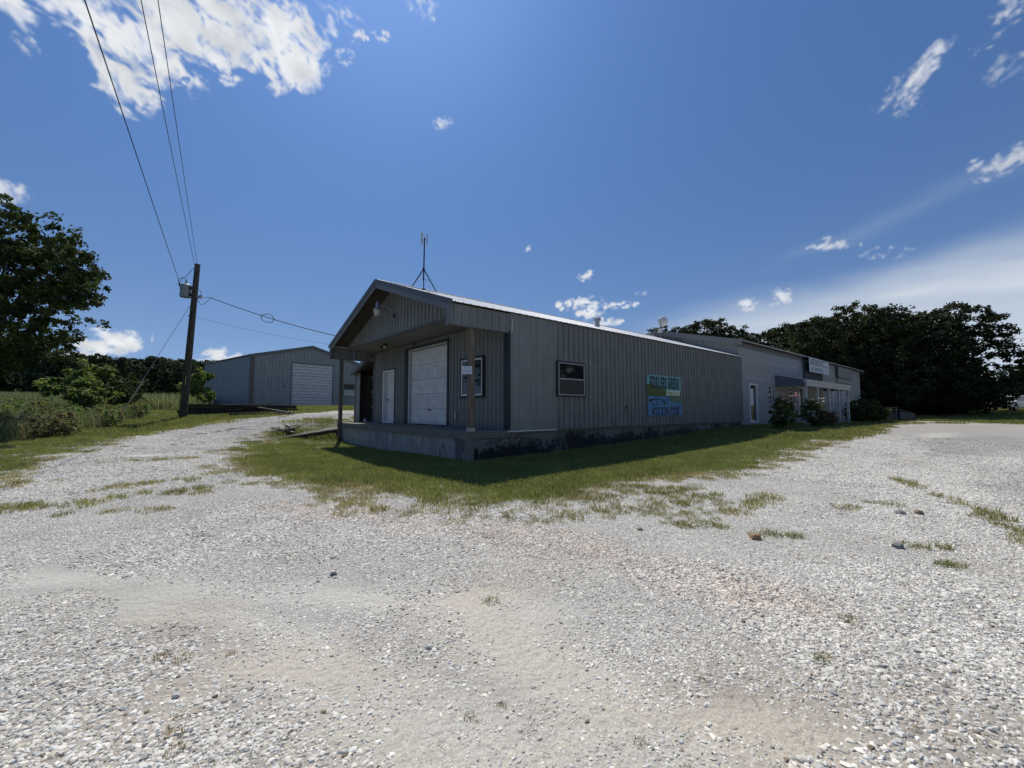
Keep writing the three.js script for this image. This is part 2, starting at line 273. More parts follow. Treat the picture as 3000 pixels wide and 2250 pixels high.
// concrete of the dock front: pale run marks over grey; and of the long side: black mould in lumps with bare streaks
const concreteFront = texture(1024, 128, (u, v) => {
  const x = u * 10, run = fbm(x * 5, v * 1.2 + 3, 4), grain = fbm(x * 20, v * 24, 3), blot = fbm(x * 1.3, v * 2, 3), drip = sstep(0.62, 0.75, fbm(x * 7 + 31, 2 + v * 0.5, 2));
  const mould = 0.85 * sstep(0.66, 0.82, fbm(x * 6 + 9, v * 1.6, 4) + (x > 8.2 ? (x - 8.2) * 0.16 : 0) - 0.02);
  const b = 0.26 + 0.12 * (run - 0.5) + 0.06 * (grain - 0.5) + 0.07 * (blot - 0.5) + 0.09 * drip * sstep(0.15, 0.7, v);
  return [b * (1 - 0.7 * mould), b * 0.97 * (1 - 0.69 * mould), b * 0.88 * (1 - 0.68 * mould)];
});
const concreteSide = texture(2048, 128, (u, v) => {
  const x = u * 17, n = fbm(x * 2.6, v * 2.4, 5), col = fbm(x * 1.1 + 60, 4.2, 3), grain = fbm(x * 22, v * 20, 3);
  const top = 0.72 + 0.6 * (col - 0.5), gap = sstep(0.66, 0.8, fbm(x * 2.6 + 140, v * 0.6, 3));
  const sp = fbm(x * 16, v * 13, 4), mould = clamp(sstep(top + 0.16, top - 0.3, v + 0.5 * (n - 0.5) + 0.75 * (sp - 0.5)) * (1 - gap * 0.85) * (0.8 + 0.4 * n));
  const b = 0.165 + 0.07 * (grain - 0.5) + 0.06 * (n - 0.5);
  return [lerp(b, 0.012, mould), lerp(b * 0.95, 0.013, mould), lerp(b * 0.85, 0.014, mould)];
});
for (const t of [concreteFront, concreteSide]) t.wrapT = THREE.ClampToEdgeWrapping;
M.concreteFront = mat([1, 1, 1], { roughness: 0.92, map: concreteFront, bumpMap: fineBump, bumpScale: 0.003 });
M.concreteSide = mat([1, 1, 1], { roughness: 0.95, map: concreteSide });
M.slab = mat([0.21, 0.195, 0.165], { roughness: 0.9, map: fine, bumpMap: fineBump, bumpScale: 0.004 });

// ---------------------------------------------------------------- ground sheet
const pebble = (() => {
  const S = 1024, cv = document.createElement('canvas'); cv.width = cv.height = S;
  const g = cv.getContext('2d'), r = mulberry(3); g.fillStyle = 'rgb(206,204,198)'; g.fillRect(0, 0, S, S);
  for (let i = 0; i < 60000; i++) {
    const x = r() * S, y = r() * S, a = 1 + r() * r() * 3.6, b = a * rr(0.5, 0.9, r), t = r() * PI, k = r(), v = k < 0.2 ? rr(150, 188, r) : k < 0.88 ? rr(190, 228, r) : rr(230, 248, r), tint = rr(-5, 7, r);
    g.fillStyle = `rgb(${v + tint | 0},${v | 0},${v - tint | 0})`;
    for (const ox of [-S, 0, S]) for (const oy of [-S, 0, S]) { if (x + ox < -10 || x + ox > S + 10 || y + oy < -10 || y + oy > S + 10) continue; g.beginPath(); g.ellipse(x + ox, y + oy, a, b, t, 0, 2 * PI); g.fill(); }
  }
  const t = new THREE.CanvasTexture(cv); t.wrapS = t.wrapT = THREE.RepeatWrapping; t.colorSpace = THREE.SRGBColorSpace; return t;
})();
const pebbleBump = texture(512, 512, (u, v) => fbm(u * 48, v * 48, 3, 48), { srgb: false });
const groundMat = mat([1, 1, 1], { roughness: 0.95, map: pebble, bumpMap: pebbleBump, bumpScale: 0.012, vertexColors: true });
{
  const line = (parts) => { const o = []; for (const [a, b, n] of parts) for (let i = 0; i < n; i++) o.push(lerp(a, b, i / n)); o.push(parts[parts.length - 1][1]); return o; };
  const X = line([[-420, -120, 14], [-120, -45, 30], [-45, -16, 80], [-16, 14, 220], [14, 42, 100], [42, 120, 32], [120, 420, 14]]);
  const Z = line([[-420, -150, 12], [-150, -60, 34], [-60, -24, 90], [-24, -10, 90], [-10, 1, 120], [1, 40, 18], [40, 420, 10]]);
  const nx = X.length, nz = Z.length, pos = new Float32Array(nx * nz * 3), colr = new Float32Array(nx * nz * 3), uv = new Float32Array(nx * nz * 2), ix = [];
  let i = 0;
  for (let b = 0; b < nz; b++) for (let a = 0; a < nx; a++, i++) {
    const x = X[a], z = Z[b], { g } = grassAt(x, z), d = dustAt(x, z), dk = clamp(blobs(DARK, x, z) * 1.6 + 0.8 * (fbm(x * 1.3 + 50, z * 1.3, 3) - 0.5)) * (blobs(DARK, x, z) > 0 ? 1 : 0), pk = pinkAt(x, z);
    pos.set([x, land(x, z), z], i * 3); uv.set([x / 1.6, z / 1.6], i * 2);
    const n = 0.9 + 0.25 * (fbm(x * 0.7 + 20, z * 0.7, 4) - 0.2), tan = fbm(x * 0.5 + 70, z * 0.5, 3);
    const dry = sstep(0.75, 0.2, g) * (1 - 0), soil = [lerp(0.12, 0.28, dry), lerp(0.13, 0.25, dry), lerp(0.04, 0.14, dry)];
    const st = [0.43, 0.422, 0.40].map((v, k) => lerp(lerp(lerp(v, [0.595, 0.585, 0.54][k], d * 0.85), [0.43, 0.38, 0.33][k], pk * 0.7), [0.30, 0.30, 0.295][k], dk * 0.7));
    const warm = sstep(0.5, 0.75, tan) * 0.12;
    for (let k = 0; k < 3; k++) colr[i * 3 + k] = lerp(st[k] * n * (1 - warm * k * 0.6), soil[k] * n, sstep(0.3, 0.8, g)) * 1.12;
  }
  for (let b = 0; b < nz - 1; b++) for (let a = 0; a < nx - 1; a++) { const p = b * nx + a; ix.push(p, p + nx, p + 1, p + 1, p + nx, p + nx + 1); }
  const g = new THREE.BufferGeometry();
  g.setAttribute('position', new THREE.BufferAttribute(pos, 3)); g.setAttribute('color', new THREE.BufferAttribute(colr, 3)); g.setAttribute('uv', new THREE.BufferAttribute(uv, 2)); g.setIndex(ix); g.computeVertexNormals();
  const o = mesh('ground', g, groundMat); o.userData.kind = 'structure'; o.userData.label = 'pale gravel lot and drive with lawn and field around it';
}

// ---------------------------------------------------------------- ribbed metal sheets
// sheet in the xy plane facing +z; ribs at multiples of pitch; the top may follow a roof line
const sheetCache = new Map();
function sheet(x0, x1, y0, top, { pitch = 0.23, rib = 0.03, apex, key } = {}) {
  const topf = typeof top === 'number' ? () => top : top, xs = [[x0, 0], [x1, 0]];
  for (let k = Math.floor(x0 / pitch); k * pitch < x1 + pitch; k++) {
    const c = k * pitch + pitch / 2;
    for (const [o, h] of [[-0.026, 0], [-0.016, rib], [0.016, rib], [0.026, 0]]) if (c + o > x0 + 1e-4 && c + o < x1 - 1e-4) xs.push([c + o, h]);
  }
  if (apex !== undefined && apex > x0 && apex < x1) xs.push([apex, 0]);
  xs.sort((a, b) => a[0] - b[0]);
  const P = [], U = [], quad = (a, b, c, d) => { for (const p of [a, b, c, a, c, d]) { P.push(...p); U.push(p[0], p[1]); } }, T = 0.006;
  for (let i = 1; i < xs.length; i++) {
    const [xa, ha] = xs[i - 1], [xb, hb] = xs[i], ya = topf(xa), yb = topf(xb);
    quad([xa, y0, ha], [xb, y0, hb], [xb, yb, hb], [xa, ya, ha]);
    quad([xb, y0, hb - T], [xa, y0, ha - T], [xa, ya, ha - T], [xb, yb, hb - T]);
    quad([xa, y0, ha - T], [xb, y0, hb - T], [xb, y0, hb], [xa, y0, ha]);
    quad([xa, ya, ha], [xb, yb, hb], [xb, yb, hb - T], [xa, ya, ha - T]);
  }
  const [xa, ha] = xs[0], [xb, hb] = xs[xs.length - 1];
  quad([xa, y0, ha - T], [xa, y0, ha], [xa, topf(xa), ha], [xa, topf(xa), ha - T]);
  quad([xb, y0, hb], [xb, y0, hb - T], [xb, topf(xb), hb - T], [xb, topf(xb), hb]);
  const g = new THREE.BufferGeometry();
  g.setAttribute('position', new THREE.Float32BufferAttribute(P, 3)); g.setAttribute('uv', new THREE.Float32BufferAttribute(U.map((v) => v * 0.5), 2)); g.computeVertexNormals();
  return g;
}
// sheets of one wall come from different coils and have weathered unevenly
const variants = new Map();
function vary(m, x) { if (!variants.has(m)) variants.set(m, [0.93, 1.0, 1.06, 0.97].map((k, i) => { const c = m.clone(); c.color.multiplyScalar(k); if (c.map) { c.map = m.map.clone(); c.map.offset.set(0.23 * i, 0.41 * i); } return c; })); return variants.get(m)[(Math.abs(Math.round(x * 100)) * 7 + 3) % 4]; }
// a run of sheets, each sheet one mesh; alike sheets share geometry
function run(name, x0, x1, y0, top, m, parent, place, o = {}) {
  const w = (o.pitch ?? 0.23) * 4; let first = true;
  for (let x = x0; x < x1 - 0.01; x = Math.min(x1, x + w)) {
    const e = Math.min(x1, x + w), wd = e - x; let g, at = 0;
    if (typeof top === 'number') {
      const k = [wd.toFixed(3), (top - y0).toFixed(3), o.pitch, o.rib].join();
      if (!sheetCache.has(k)) sheetCache.set(k, sheet(0, wd - 0.003, 0, top - y0, o));
      g = sheetCache.get(k); at = x;
    } else g = sheet(x, e - 0.003, y0, top, o);
    const s = mesh(name, g, vary(m, x), parent);
    const L = new THREE.Matrix4().makeTranslation(typeof top === 'number' ? at : 0, typeof top === 'number' ? y0 : 0, ((Math.round(x * 100) * 7) % 5) * 0.0006);
    s.applyMatrix4(place.clone().multiply(L)); first = false;
  }
}
const T4 = (x, y, z) => new THREE.Matrix4().makeTranslation(x, y, z);
const RY = (a) => new THREE.Matrix4().makeRotationY(a), RX = (a) => new THREE.Matrix4().makeRotationX(a);
const faceX = (x) => T4(x, 0, 0).multiply(RY(-PI / 2)); // a wall facing -x; the sheet's x runs along local z
const roofSheets = (name, x0, x1, ridge, ridgeY, eave, eaveY, m, parent) => { // one slope, ribs down the slope
  const dz = Math.abs(eave - ridge), dy = ridgeY - eaveY, L = Math.hypot(dz, dy), s = Math.sign(eave - ridge), a = Math.atan2(dz, dy);
  const place = s > 0 ? T4(0, eaveY, eave).multiply(RX(-a)) : T4(0, eaveY, eave).multiply(RY(PI)).multiply(RX(-a));
  if (s > 0) run(name, x0, x1, 0, L, m, parent, place, { rib: 0.012 }); else run(name, -x1, -x0, 0, L, m, parent, place, { rib: 0.012 });
};
function frame(x0, x1, y0, y1, t, d, z) { return merge([bbox(x0, x1, y0, y0 + t, z, z + d), bbox(x0, x1, y1 - t, y1, z, z + d), bbox(x0, x0 + t, y0 + t, y1 - t, z, z + d), bbox(x1 - t, x1, y0 + t, y1 - t, z, z + d)]); }
const place = (o, m) => { o.applyMatrix4(m); return o; };

// ---------------------------------------------------------------- the metal building with the loading dock
// local axes: x along the long wall, z out of the long wall, y up from the dock's top
const AX = -1.045, AZ = -10.423, DOCK = EYE - 0.547, TURN = R(40);
const world = (u, y, v) => { const c = Math.cos(TURN), s = Math.sin(TURN); return [AX + u * c - v * s, DOCK + y, AZ - u * s - v * c]; }; // v = -z
const WU = 1.29, WE = 16.3, BW = 9.28, EAVE = 3.17, RIDGE = 4.79, MID = 4.62;
const main = thing('metal_building', 'long grey ribbed metal building with a covered concrete loading dock at its gable end', 'building', [AX, DOCK, AZ], TURN);
{
  const roofY = (z) => RIDGE - (RIDGE - EAVE) * (Math.abs(-z - MID) / (MID + 0.08));
  // concrete
  const sideUV = (g, w, h, x0, y0, axis) => { const p = g.attributes.position, uv = g.attributes.uv; for (let i = 0; i < p.count; i++) uv.setXY(i, ((axis ? p.getZ(i) : p.getX(i)) - x0) / w, (p.getY(i) - y0) / h); return g; };
  mesh('foundation', sideUV(box(WU + 0.02, WE - 0.1, -1.2, -0.03, -0.32, -0.05), 17, 0.8, 0, -0.8), M.concreteSide, main);
  const dock = mesh('dock', sideUV(box(0.0, WU + 0.02, -1.3, -0.2, -9.9, -0.03), 17, 0.75, 0, -0.85), M.concreteSide, main);
  mesh('dock_face', sideUV(box(-0.012, 0.0, -1.3, -0.2, -9.9, -0.1), 10, 0.7, -9.9, -0.85, true), M.concreteFront, dock);
  mesh('slab', bbox(-0.05, WU + 0.02, -0.2, 0, -9.95, 0.02, 0.015), M.slab, dock);
  mesh('corner_pier', bbox(-0.06, 0.12, -1.3, -0.2, -0.14, 0.03, 0.015), M.slab, dock);
  mesh('sill_ledge', bbox(WU + 0.02, WE - 0.1, -0.1, -0.035, -0.05, 0.0, 0.008), M.slab, main);
  // inner shell keeps the rooms closed
  mesh('inner_wall', merge([box(WU + 0.13, WE - 0.05, -0.02, 3.1, -BW + 0.06, -0.06)]), M.dark, main);
  // long wall
  run('siding_sheet', WU, WU + 1.78, -0.02, EAVE, M.sidingNew, main, T4(0, 0, 0.004), { pitch: 0.2225, rib: 0.012 });
  run('siding_sheet', WU + 1.78, WE, -0.02, EAVE, M.siding, main, T4(0, 0, 0), { pitch: 0.23, rib: 0.034 });
  mesh('base_trim', bbox(WU - 0.1, WU + 1.78, -0.05, -0.022, -0.03, 0.04, 0.004), M.trimWhite, main);
  mesh('base_trim', bbox(WU + 1.79, WE, -0.045, -0.022, -0.03, 0.032, 0.004), M.fasciaDark, main);
  mesh('end_trim', bbox(WE, WE + 0.06, -0.02, EAVE - 0.02, -0.06, 0.032), M.siding, main);
  mesh('far_wall', box(WE - 0.04, WE, -0.6, 3.1, -BW + 0.07, -0.07), M.siding, main);
  run('siding_sheet', -WE, -WU, -0.3, EAVE, M.siding, main, T4(0, 0, -BW).multiply(RY(PI)));
  // end wall behind the dock
  const W = faceX(WU);
  for (const [a, b, y] of [[-9.26, -8.36, 0], [-8.36, -7.2, 2.2], [-7.2, -6.3, 0], [-6.3, -3.12, 2.84], [-3.12, -0.23, 0]]) run('siding_sheet', a, b, y + 0.005, 3.04, M.siding, main, W, { pitch: 0.2, rib: 0.03 });
  mesh('corner_trim', merge([bbox(WU - 0.045, WU + 0.01, 0, 2.62, -0.23, 0.032), bbox(WU - 0.045, WU + 0.002, 2.62, 2.66, -0.2, 0.036)]), M.navy, main);
  mesh('conduit', bar([WU + 0.03, 2.6, 0.045], [WU + 0.05, 3.0, 0.045], 0.012), M.trimWhite, main);
  mesh('corner_trim', bbox(WU - 0.03, WU + 0.03, 0, 2.65, -9.3, -9.26), M.fascia, main);
  // gable panel above the dock, set back under the roof
  run('siding_sheet', -8.9, -0.3, 3.06, (z) => roofY(z) - 0.13, M.siding, main, faceX(0.03), { apex: -MID, pitch: 0.23 });
  mesh('gable_trim', bbox(-0.01, 0.05, 3.02, 3.07, -8.95, -0.12), M.fasciaDark, main);
  // soffit boards over the dock
  for (let k = 0; k < 26; k++) mesh('soffit_board', bbox(0.05, WU - 0.01, 3.045, 3.06, -0.06 - (k + 1) * 0.352 + 0.008, -0.06 - k * 0.352, 0.005), M.soffit, main);
  mesh('soffit_trim', bbox(WU - 0.05, WU - 0.005, 3.0, 3.045, -9.2, -0.1), M.fasciaDark, main);
  // side fascias
  run('fascia_sheet', -0.58, WU, 2.62, EAVE - 0.03, M.siding, main, T4(0, 0, 0.0), { pitch: 0.235, rib: 0.02 });
  run('fascia_sheet', -WU, 0.58, 2.64, EAVE - 0.03, M.siding, main, T4(0, 0, -BW - 0.01).multiply(RY(PI)), { pitch: 0.235, rib: 0.02 });
  mesh('fascia_trim', bbox(-0.6, WU, 2.6, 2.625, -0.05, 0.03, 0.004), M.fascia, main); mesh('fascia_trim', bbox(-0.6, WU, 2.62, 2.645, -BW - 0.03, -BW + 0.05, 0.004), M.fascia, main);
  mesh('header_beam', box(-0.5, WU - 0.06, 2.66, 2.9, -0.14, -0.03), M.wood, main);
  for (const [z0, z1] of [[-0.17, 0.035], [-BW - 0.035, -BW + 0.08]]) mesh('corner_return', bbox(-0.625, -0.6, 2.6, 3.2, z0, z1, 0.006), M.fascia, main);
  // roof
  roofSheets('roof_sheet', -0.62, WE + 0.05, -MID, RIDGE, 0.1, EAVE, M.roof, main);
  roofSheets('roof_sheet', -0.62, WE + 0.05, -MID, RIDGE, -2 * MID - 0.1, EAVE, M.roof, main);
  const sl = Math.atan2(RIDGE - EAVE, MID + 0.1), Ls = Math.hypot(RIDGE - EAVE, MID + 0.1);
  for (const s of [1, -1]) {
    const M4 = T4(0, RIDGE, -MID).multiply(s > 0 ? RX(sl) : RY(PI).multiply(RX(sl)));
    const ux = s > 0 ? [-0.58, WE] : [-WE, 0.58];
    place(mesh('roof_deck', box(ux[0], ux[1], -0.1, -0.02, 0.03, Ls - 0.17), M.deck, main), M4);
    const fx = s > 0 ? [-0.64, -0.6] : [0.6, 0.64], fl = s > 0 ? [-0.62, -0.585] : [0.585, 0.62];
    place(mesh('rake_trim', bbox(fx[0], fx[1], -0.1, 0.045, 0, Ls + 0.02), M.fasciaDark, main), M4);
    place(mesh('rake_board', bbox(fl[0], fl[1], -0.24, -0.1, 0, Ls + 0.0), M.fascia, main), M4);
    place(mesh('ridge_cap', box(-0.64 * s, (WE + 0.06) * s, 0.032, 0.045, 0, 0.16), M.roof, main), M4);
  }
  mesh('gutter_end', bbox(-0.62, -0.35, 3.1, 3.19, -BW - 0.26, -BW - 0.12), M.galv, main);
  mesh('gutter', merge([box(-0.35, 6, 3.09, 3.1, -BW - 0.25, -BW - 0.13), box(-0.35, 6, 3.1, 3.19, -BW - 0.25, -BW - 0.24)]), M.galv, main);
  // posts
  const p1 = mesh('post', bbox(0.02, 0.165, 0.07, 2.66, -0.165, -0.02, 0.01), M.wood, main);
  mesh('post_shoe', bbox(0.01, 0.175, 0, 0.09, -0.175, -0.01), M.galv, p1);
  mesh('post', bbox(-0.16, -0.02, -1.2, 2.68, -9.5, -9.37, 0.01), M.woodGrey, main);
  // overhead door
  const gd = new THREE.Group(); gd.name = 'overhead_door'; main.add(gd); gd.applyMatrix4(faceX(WU + 0.1));
  const dz0 = -5.94, dz1 = -3.26;
  for (let k = 0; k < 5; k++) {
    const y0 = 0.03 + k * 0.54, s = mesh('door_section', bbox(dz0, dz1, y0, y0 + 0.532, -0.03, 0.01, 0.005), M.doorWhite, gd), ps = [];
    for (let j = 0; j < 4; j++) { const a = dz0 + 0.08 + j * 0.645; ps.push(bbox(a, a + 0.585, y0 + 0.1, y0 + 0.43, 0.008, 0.0145, 0.003)); }
    mesh('raised_panels', merge(ps), M.doorWhite, gd);
  }
  mesh('handle', bbox(-4.62, -4.42, 0.52, 0.56, 0.012, 0.04), M.black, gd);
  mesh('bottom_seal', box(dz0, dz1, 0.004, 0.03, -0.02, 0.008), M.rubber, gd);
  mesh('door_frame', merge([bbox(dz0 - 0.1, dz0, 0.005, 2.74, -0.03, 0.1), bbox(dz0 - 0.1, dz1 + 0.05, 2.74, 2.8, -0.03, 0.1), bbox(dz1, dz1 + 0.05, 0.005, 2.74, -0.03, 0.1)]), M.white, gd);
  mesh('dark_jamb', merge([bbox(dz0 - 0.37, dz0 - 0.1, 0.005, 2.84, 0.0, 0.125), bbox(dz1 + 0.05, dz1 + 0.15, 0.005, 2.84, 0.0, 0.125), bbox(dz0 - 0.37, dz1 + 0.15, 2.8, 2.9, 0.0, 0.12)]), M.navy, gd);
  mesh('backing', box(dz0 - 0.3, dz1 + 0.1, 0, 2.85, -0.06, -0.034), M.dark, gd);
  // personnel door
  const pd = new THREE.Group(); pd.name = 'entry_door'; main.add(pd); pd.applyMatrix4(faceX(WU + 0.02));
  mesh('door_leaf', bbox(-7.95, -7.3, 0.03, 2.08, -0.06, -0.02), M.doorWhite, pd);
  mesh('door_leaf', bbox(-8.26, -7.958, 0.03, 2.08, -0.06, -0.024), M.white, pd);
  mesh('door_frame', frame(-8.34, -7.22, 0.0, 2.16, 0.07, 0.12, -0.07), M.trimWhite, pd);
  mesh('door_casing', merge([bbox(-7.22, -7.18, 0, 2.2, -0.02, 0.05), bbox(-8.4, -7.18, 2.16, 2.21, -0.02, 0.05)]), M.navy, pd);
  mesh('knob', new THREE.SphereGeometry(0.035, 12, 8).translate(-7.9, 0.95, 0.02), M.black, pd);
  mesh('notice', box(-7.55, -7.45, 1.45, 1.6, -0.02, -0.017), M.paper, pd);
  mesh('backing', box(-8.34, -7.2, 0, 2.2, -0.1, -0.065), M.dark, pd);
  // sliding window in the end wall
  const gw = new THREE.Group(); gw.name = 'sliding_window'; main.add(gw); gw.applyMatrix4(faceX(WU - 0.055));
  mesh('casing', frame(-2.34, -1.11, 0.9, 2.12, 0.06, 0.05, -0.02), M.navy, gw);
  mesh('window_frame', merge([frame(-2.28, -1.17, 0.96, 2.06, 0.05, 0.04, -0.02), bbox(-1.75, -1.7, 1.0, 2.02, -0.02, 0.025)]), M.trimWhite, gw);
  mesh('pane', box(-2.24, -1.75, 1.0, 2.02, -0.02, -0.008), M.glass, gw);
  mesh('pane', box(-1.7, -1.21, 1.0, 2.02, -0.016, -0.002), M.glass, gw);
  // hung window in the long wall
  const hw = new THREE.Group(); hw.name = 'hung_window'; hw.position.z = 0.055; main.add(hw);
  mesh('casing', frame(3.06, 4.33, 0.93, 2.0, 0.045, 0.05, -0.03), M.black, hw);
  mesh('window_frame', merge([frame(3.105, 4.285, 0.975, 1.955, 0.035, 0.05, -0.03), bbox(3.14, 4.25, 1.445, 1.49, -0.03, 0.022)]), M.galv, hw);
  mesh('pane', box(3.14, 4.25, 1.49, 1.92, -0.028, -0.01), M.glass, hw);
  mesh('insect_screen', box(3.14, 4.25, 1.01, 1.445, -0.03, -0.004), M.screen, hw);
  // small fittings
  mesh('outlet_box', merge([bbox(WU - 0.07, WU - 0.02, 0.27, 0.45, -2.68, -2.58), bbox(WU - 0.085, WU - 0.07, 0.33, 0.43, -2.66, -2.6)]), M.galv, main);
  mesh('outlet_box', merge([bbox(6.5, 6.6, 0.57, 0.68, 0.02, 0.07), bbox(6.52, 6.58, 0.6, 0.66, 0.07, 0.085)]), M.fasciaDark, main);
  mesh('hose_bib', merge([bar([15.85, 0.42, 0.02], [15.85, 0.42, 0.12], 0.015), bar([15.75, 0.42, 0.12], [15.95, 0.42, 0.12], 0.018)]), M.black, main);
  mesh('door_bracket', bbox(WU - 0.09, WU - 0.022, 2.93, 3.0, -5.52, -5.42), M.black, main);
  const vent = mesh('roof_vent', merge([bar([6.9, 3.5, -1.5], [6.9, 3.95, -1.5], 0.1, 0.1, 14), bar([6.9, 3.95, -1.5], [6.9, 4.06, -1.5], 0.15, 0.15, 14), bar([6.9, 4.06, -1.5], [6.9, 4.1, -1.5], 0.15, 0.05, 14)]), M.galv, main);
}
const inMain = (name, label, category, group) => thing(name, label, category, [AX, DOCK, AZ], TURN, group);

// lean-to store against the far side of the dock wall
{
  const t = inMain('lean_to_shed', 'open fronted metal lean-to with shelves beside the dock', 'shed');
  const top = (z) => 2.98 + (z + 9.3) * 0.27; // falls away from the building
  run('siding_sheet', -5.2, -WU, -0.25, 2.28, M.siding, t, T4(0, 0, -11.75).multiply(RY(PI)));
  run('siding_sheet', -11.74, -9.32, -0.2, (z) => top(z) - 0.06, M.siding, t, faceX(4.9), {});
  mesh('side_lining', box(WU + 0.1, 4.9, -0.2, 2.2, -11.72, -11.69), M.woodGrey, t);
  mesh('building_side', box(WU + 0.06, 5.0, -0.2, 2.9, -9.36, -9.33), M.woodGrey, t);
  const sl = Math.atan(0.27), RM = T4(0, 2.98, -9.3).multiply(RX(-sl));
  place(mesh('roof_sheet', box(WU - 0.18, 5.1, 0.0, 0.03, -2.62, 0), M.roof, t), RM);
  place(mesh('roof_deck', box(WU - 0.14, 5.05, -0.09, -0.003, -2.6, 0), M.deck, t), RM);
  place(mesh('rake_trim', bbox(WU - 0.22, WU - 0.18, -0.13, 0.05, -2.64, 0.0), M.fascia, t), RM);
  place(mesh('rake_board', bbox(WU - 0.17, WU - 0.14, -0.2, -0.09, -2.6, 0.0), M.fasciaDark, t), RM);
  mesh('front_post', bbox(WU, WU + 0.12, -0.3, 2.3, -11.76, -11.62), M.fascia, t);
  mesh('front_sheet', bbox(WU + 0.02, WU + 0.05, -0.2, 2.3, -11.6, -11.1), M.siding, t);
  mesh('floor', box(WU, 5, -0.3, -0.02, -11.7, -9.35), M.slab, t);
  mesh('mid_rail', bbox(4.7, 4.84, 0.95, 1.12, -11.6, -10.2), M.woodGrey, t);
  for (const x of [1.5, 2.9]) mesh('shelf_upright', bbox(x, x + 0.08, -0.02, 2.5, -10.02, -9.94), M.woodGrey, t);
  for (const y of [0.62, 1.28, 1.95]) mesh('shelf', bbox(1.45, 3.2, y, y + 0.09, -10.05, -9.38), M.woodGrey, t);
  const jar = thing('paint_can', 'small pale can on a shelf of the lean-to', 'can', world(1.7, 1.37, 9.8), 0);
  mesh('can_body', new THREE.CylinderGeometry(0.06, 0.06, 0.15, 14).translate(0, 0.075, 0), M.plastic, jar);
  mesh('can_lid', new THREE.CylinderGeometry(0.064, 0.064, 0.014, 14).translate(0, 0.157, 0), M.galv, jar);
  const jug = thing('plastic_jug', 'small white jug standing on the dock beside the lean-to post', 'jug', world(1.1, 0, 11.85 - 2.05), 0);
  mesh('jug_body', new THREE.LatheGeometry([[0, 0], [0.055, 0], [0.06, 0.02], [0.06, 0.1], [0.02, 0.15], [0.02, 0.17], [0, 0.17]].map((p) => new THREE.Vector2(...p)), 14), M.plastic, jug);
}

// yard lamp on the gable, twin floodlight under the soffit
{
  const t = inMain('yard_lamp', 'grey dusk-to-dawn yard lamp on a curved arm at the gable', 'lamp');
  const cx = -0.52, cz = -4.64, cy = 3.78;
  mesh('arm', tube([[0.0, 3.68, -4.5], [-0.06, 3.84, -4.52], [-0.22, 3.95, -4.57], [cx, 3.95, cz]], 0.022, 20, 8), M.lampGrey, t);
  mesh('wall_bracket', bbox(-0.03, 0.02, 3.62, 3.74, -4.55, -4.45), M.black, t);
  mesh('housing', new THREE.LatheGeometry([[0, 0.34], [0.06, 0.34], [0.075, 0.3], [0.075, 0.18], [0.1, 0.14], [0.17, 0.08], [0.18, 0.04], [0, 0.04]].map((p) => new THREE.Vector2(...p)), 20).scale(0.8, 0.8, 0.8).translate(cx, cy, cz), M.lampGrey, t);
  mesh('photocell', new THREE.CylinderGeometry(0.03, 0.035, 0.06, 12).translate(cx, cy + 0.29, cz), M.galv, t);
  mesh('refractor', new THREE.LatheGeometry([[0, -0.19], [0.12, -0.18], [0.165, 0.02], [0.17, 0.045], [0, 0.045]].map((p) => new THREE.Vector2(...p)), 20).scale(0.8, 0.8, 0.8).translate(cx, cy, cz), M.lens, t);
  const f = inMain('soffit_light', 'twin headed flood light under the dock soffit', 'lamp');
  mesh('base_plate', new THREE.CylinderGeometry(0.09, 0.09, 0.03, 16).translate(0.62, 3.03, -6.6), M.black, f);
  for (const s of [-1, 1]) { const h = mesh('lamp_head', bar([0.6, 3.0, -6.6 + s * 0.05], [0.5, 2.9, -6.6 + s * 0.17], 0.035, 0.065, 12), M.black, f); mesh('lamp_glass', bar([0.5, 2.9, -6.6 + s * 0.17], [0.495, 2.894, -6.6 + s * 0.178], 0.058, 0.05, 12), M.lens, h); }
}
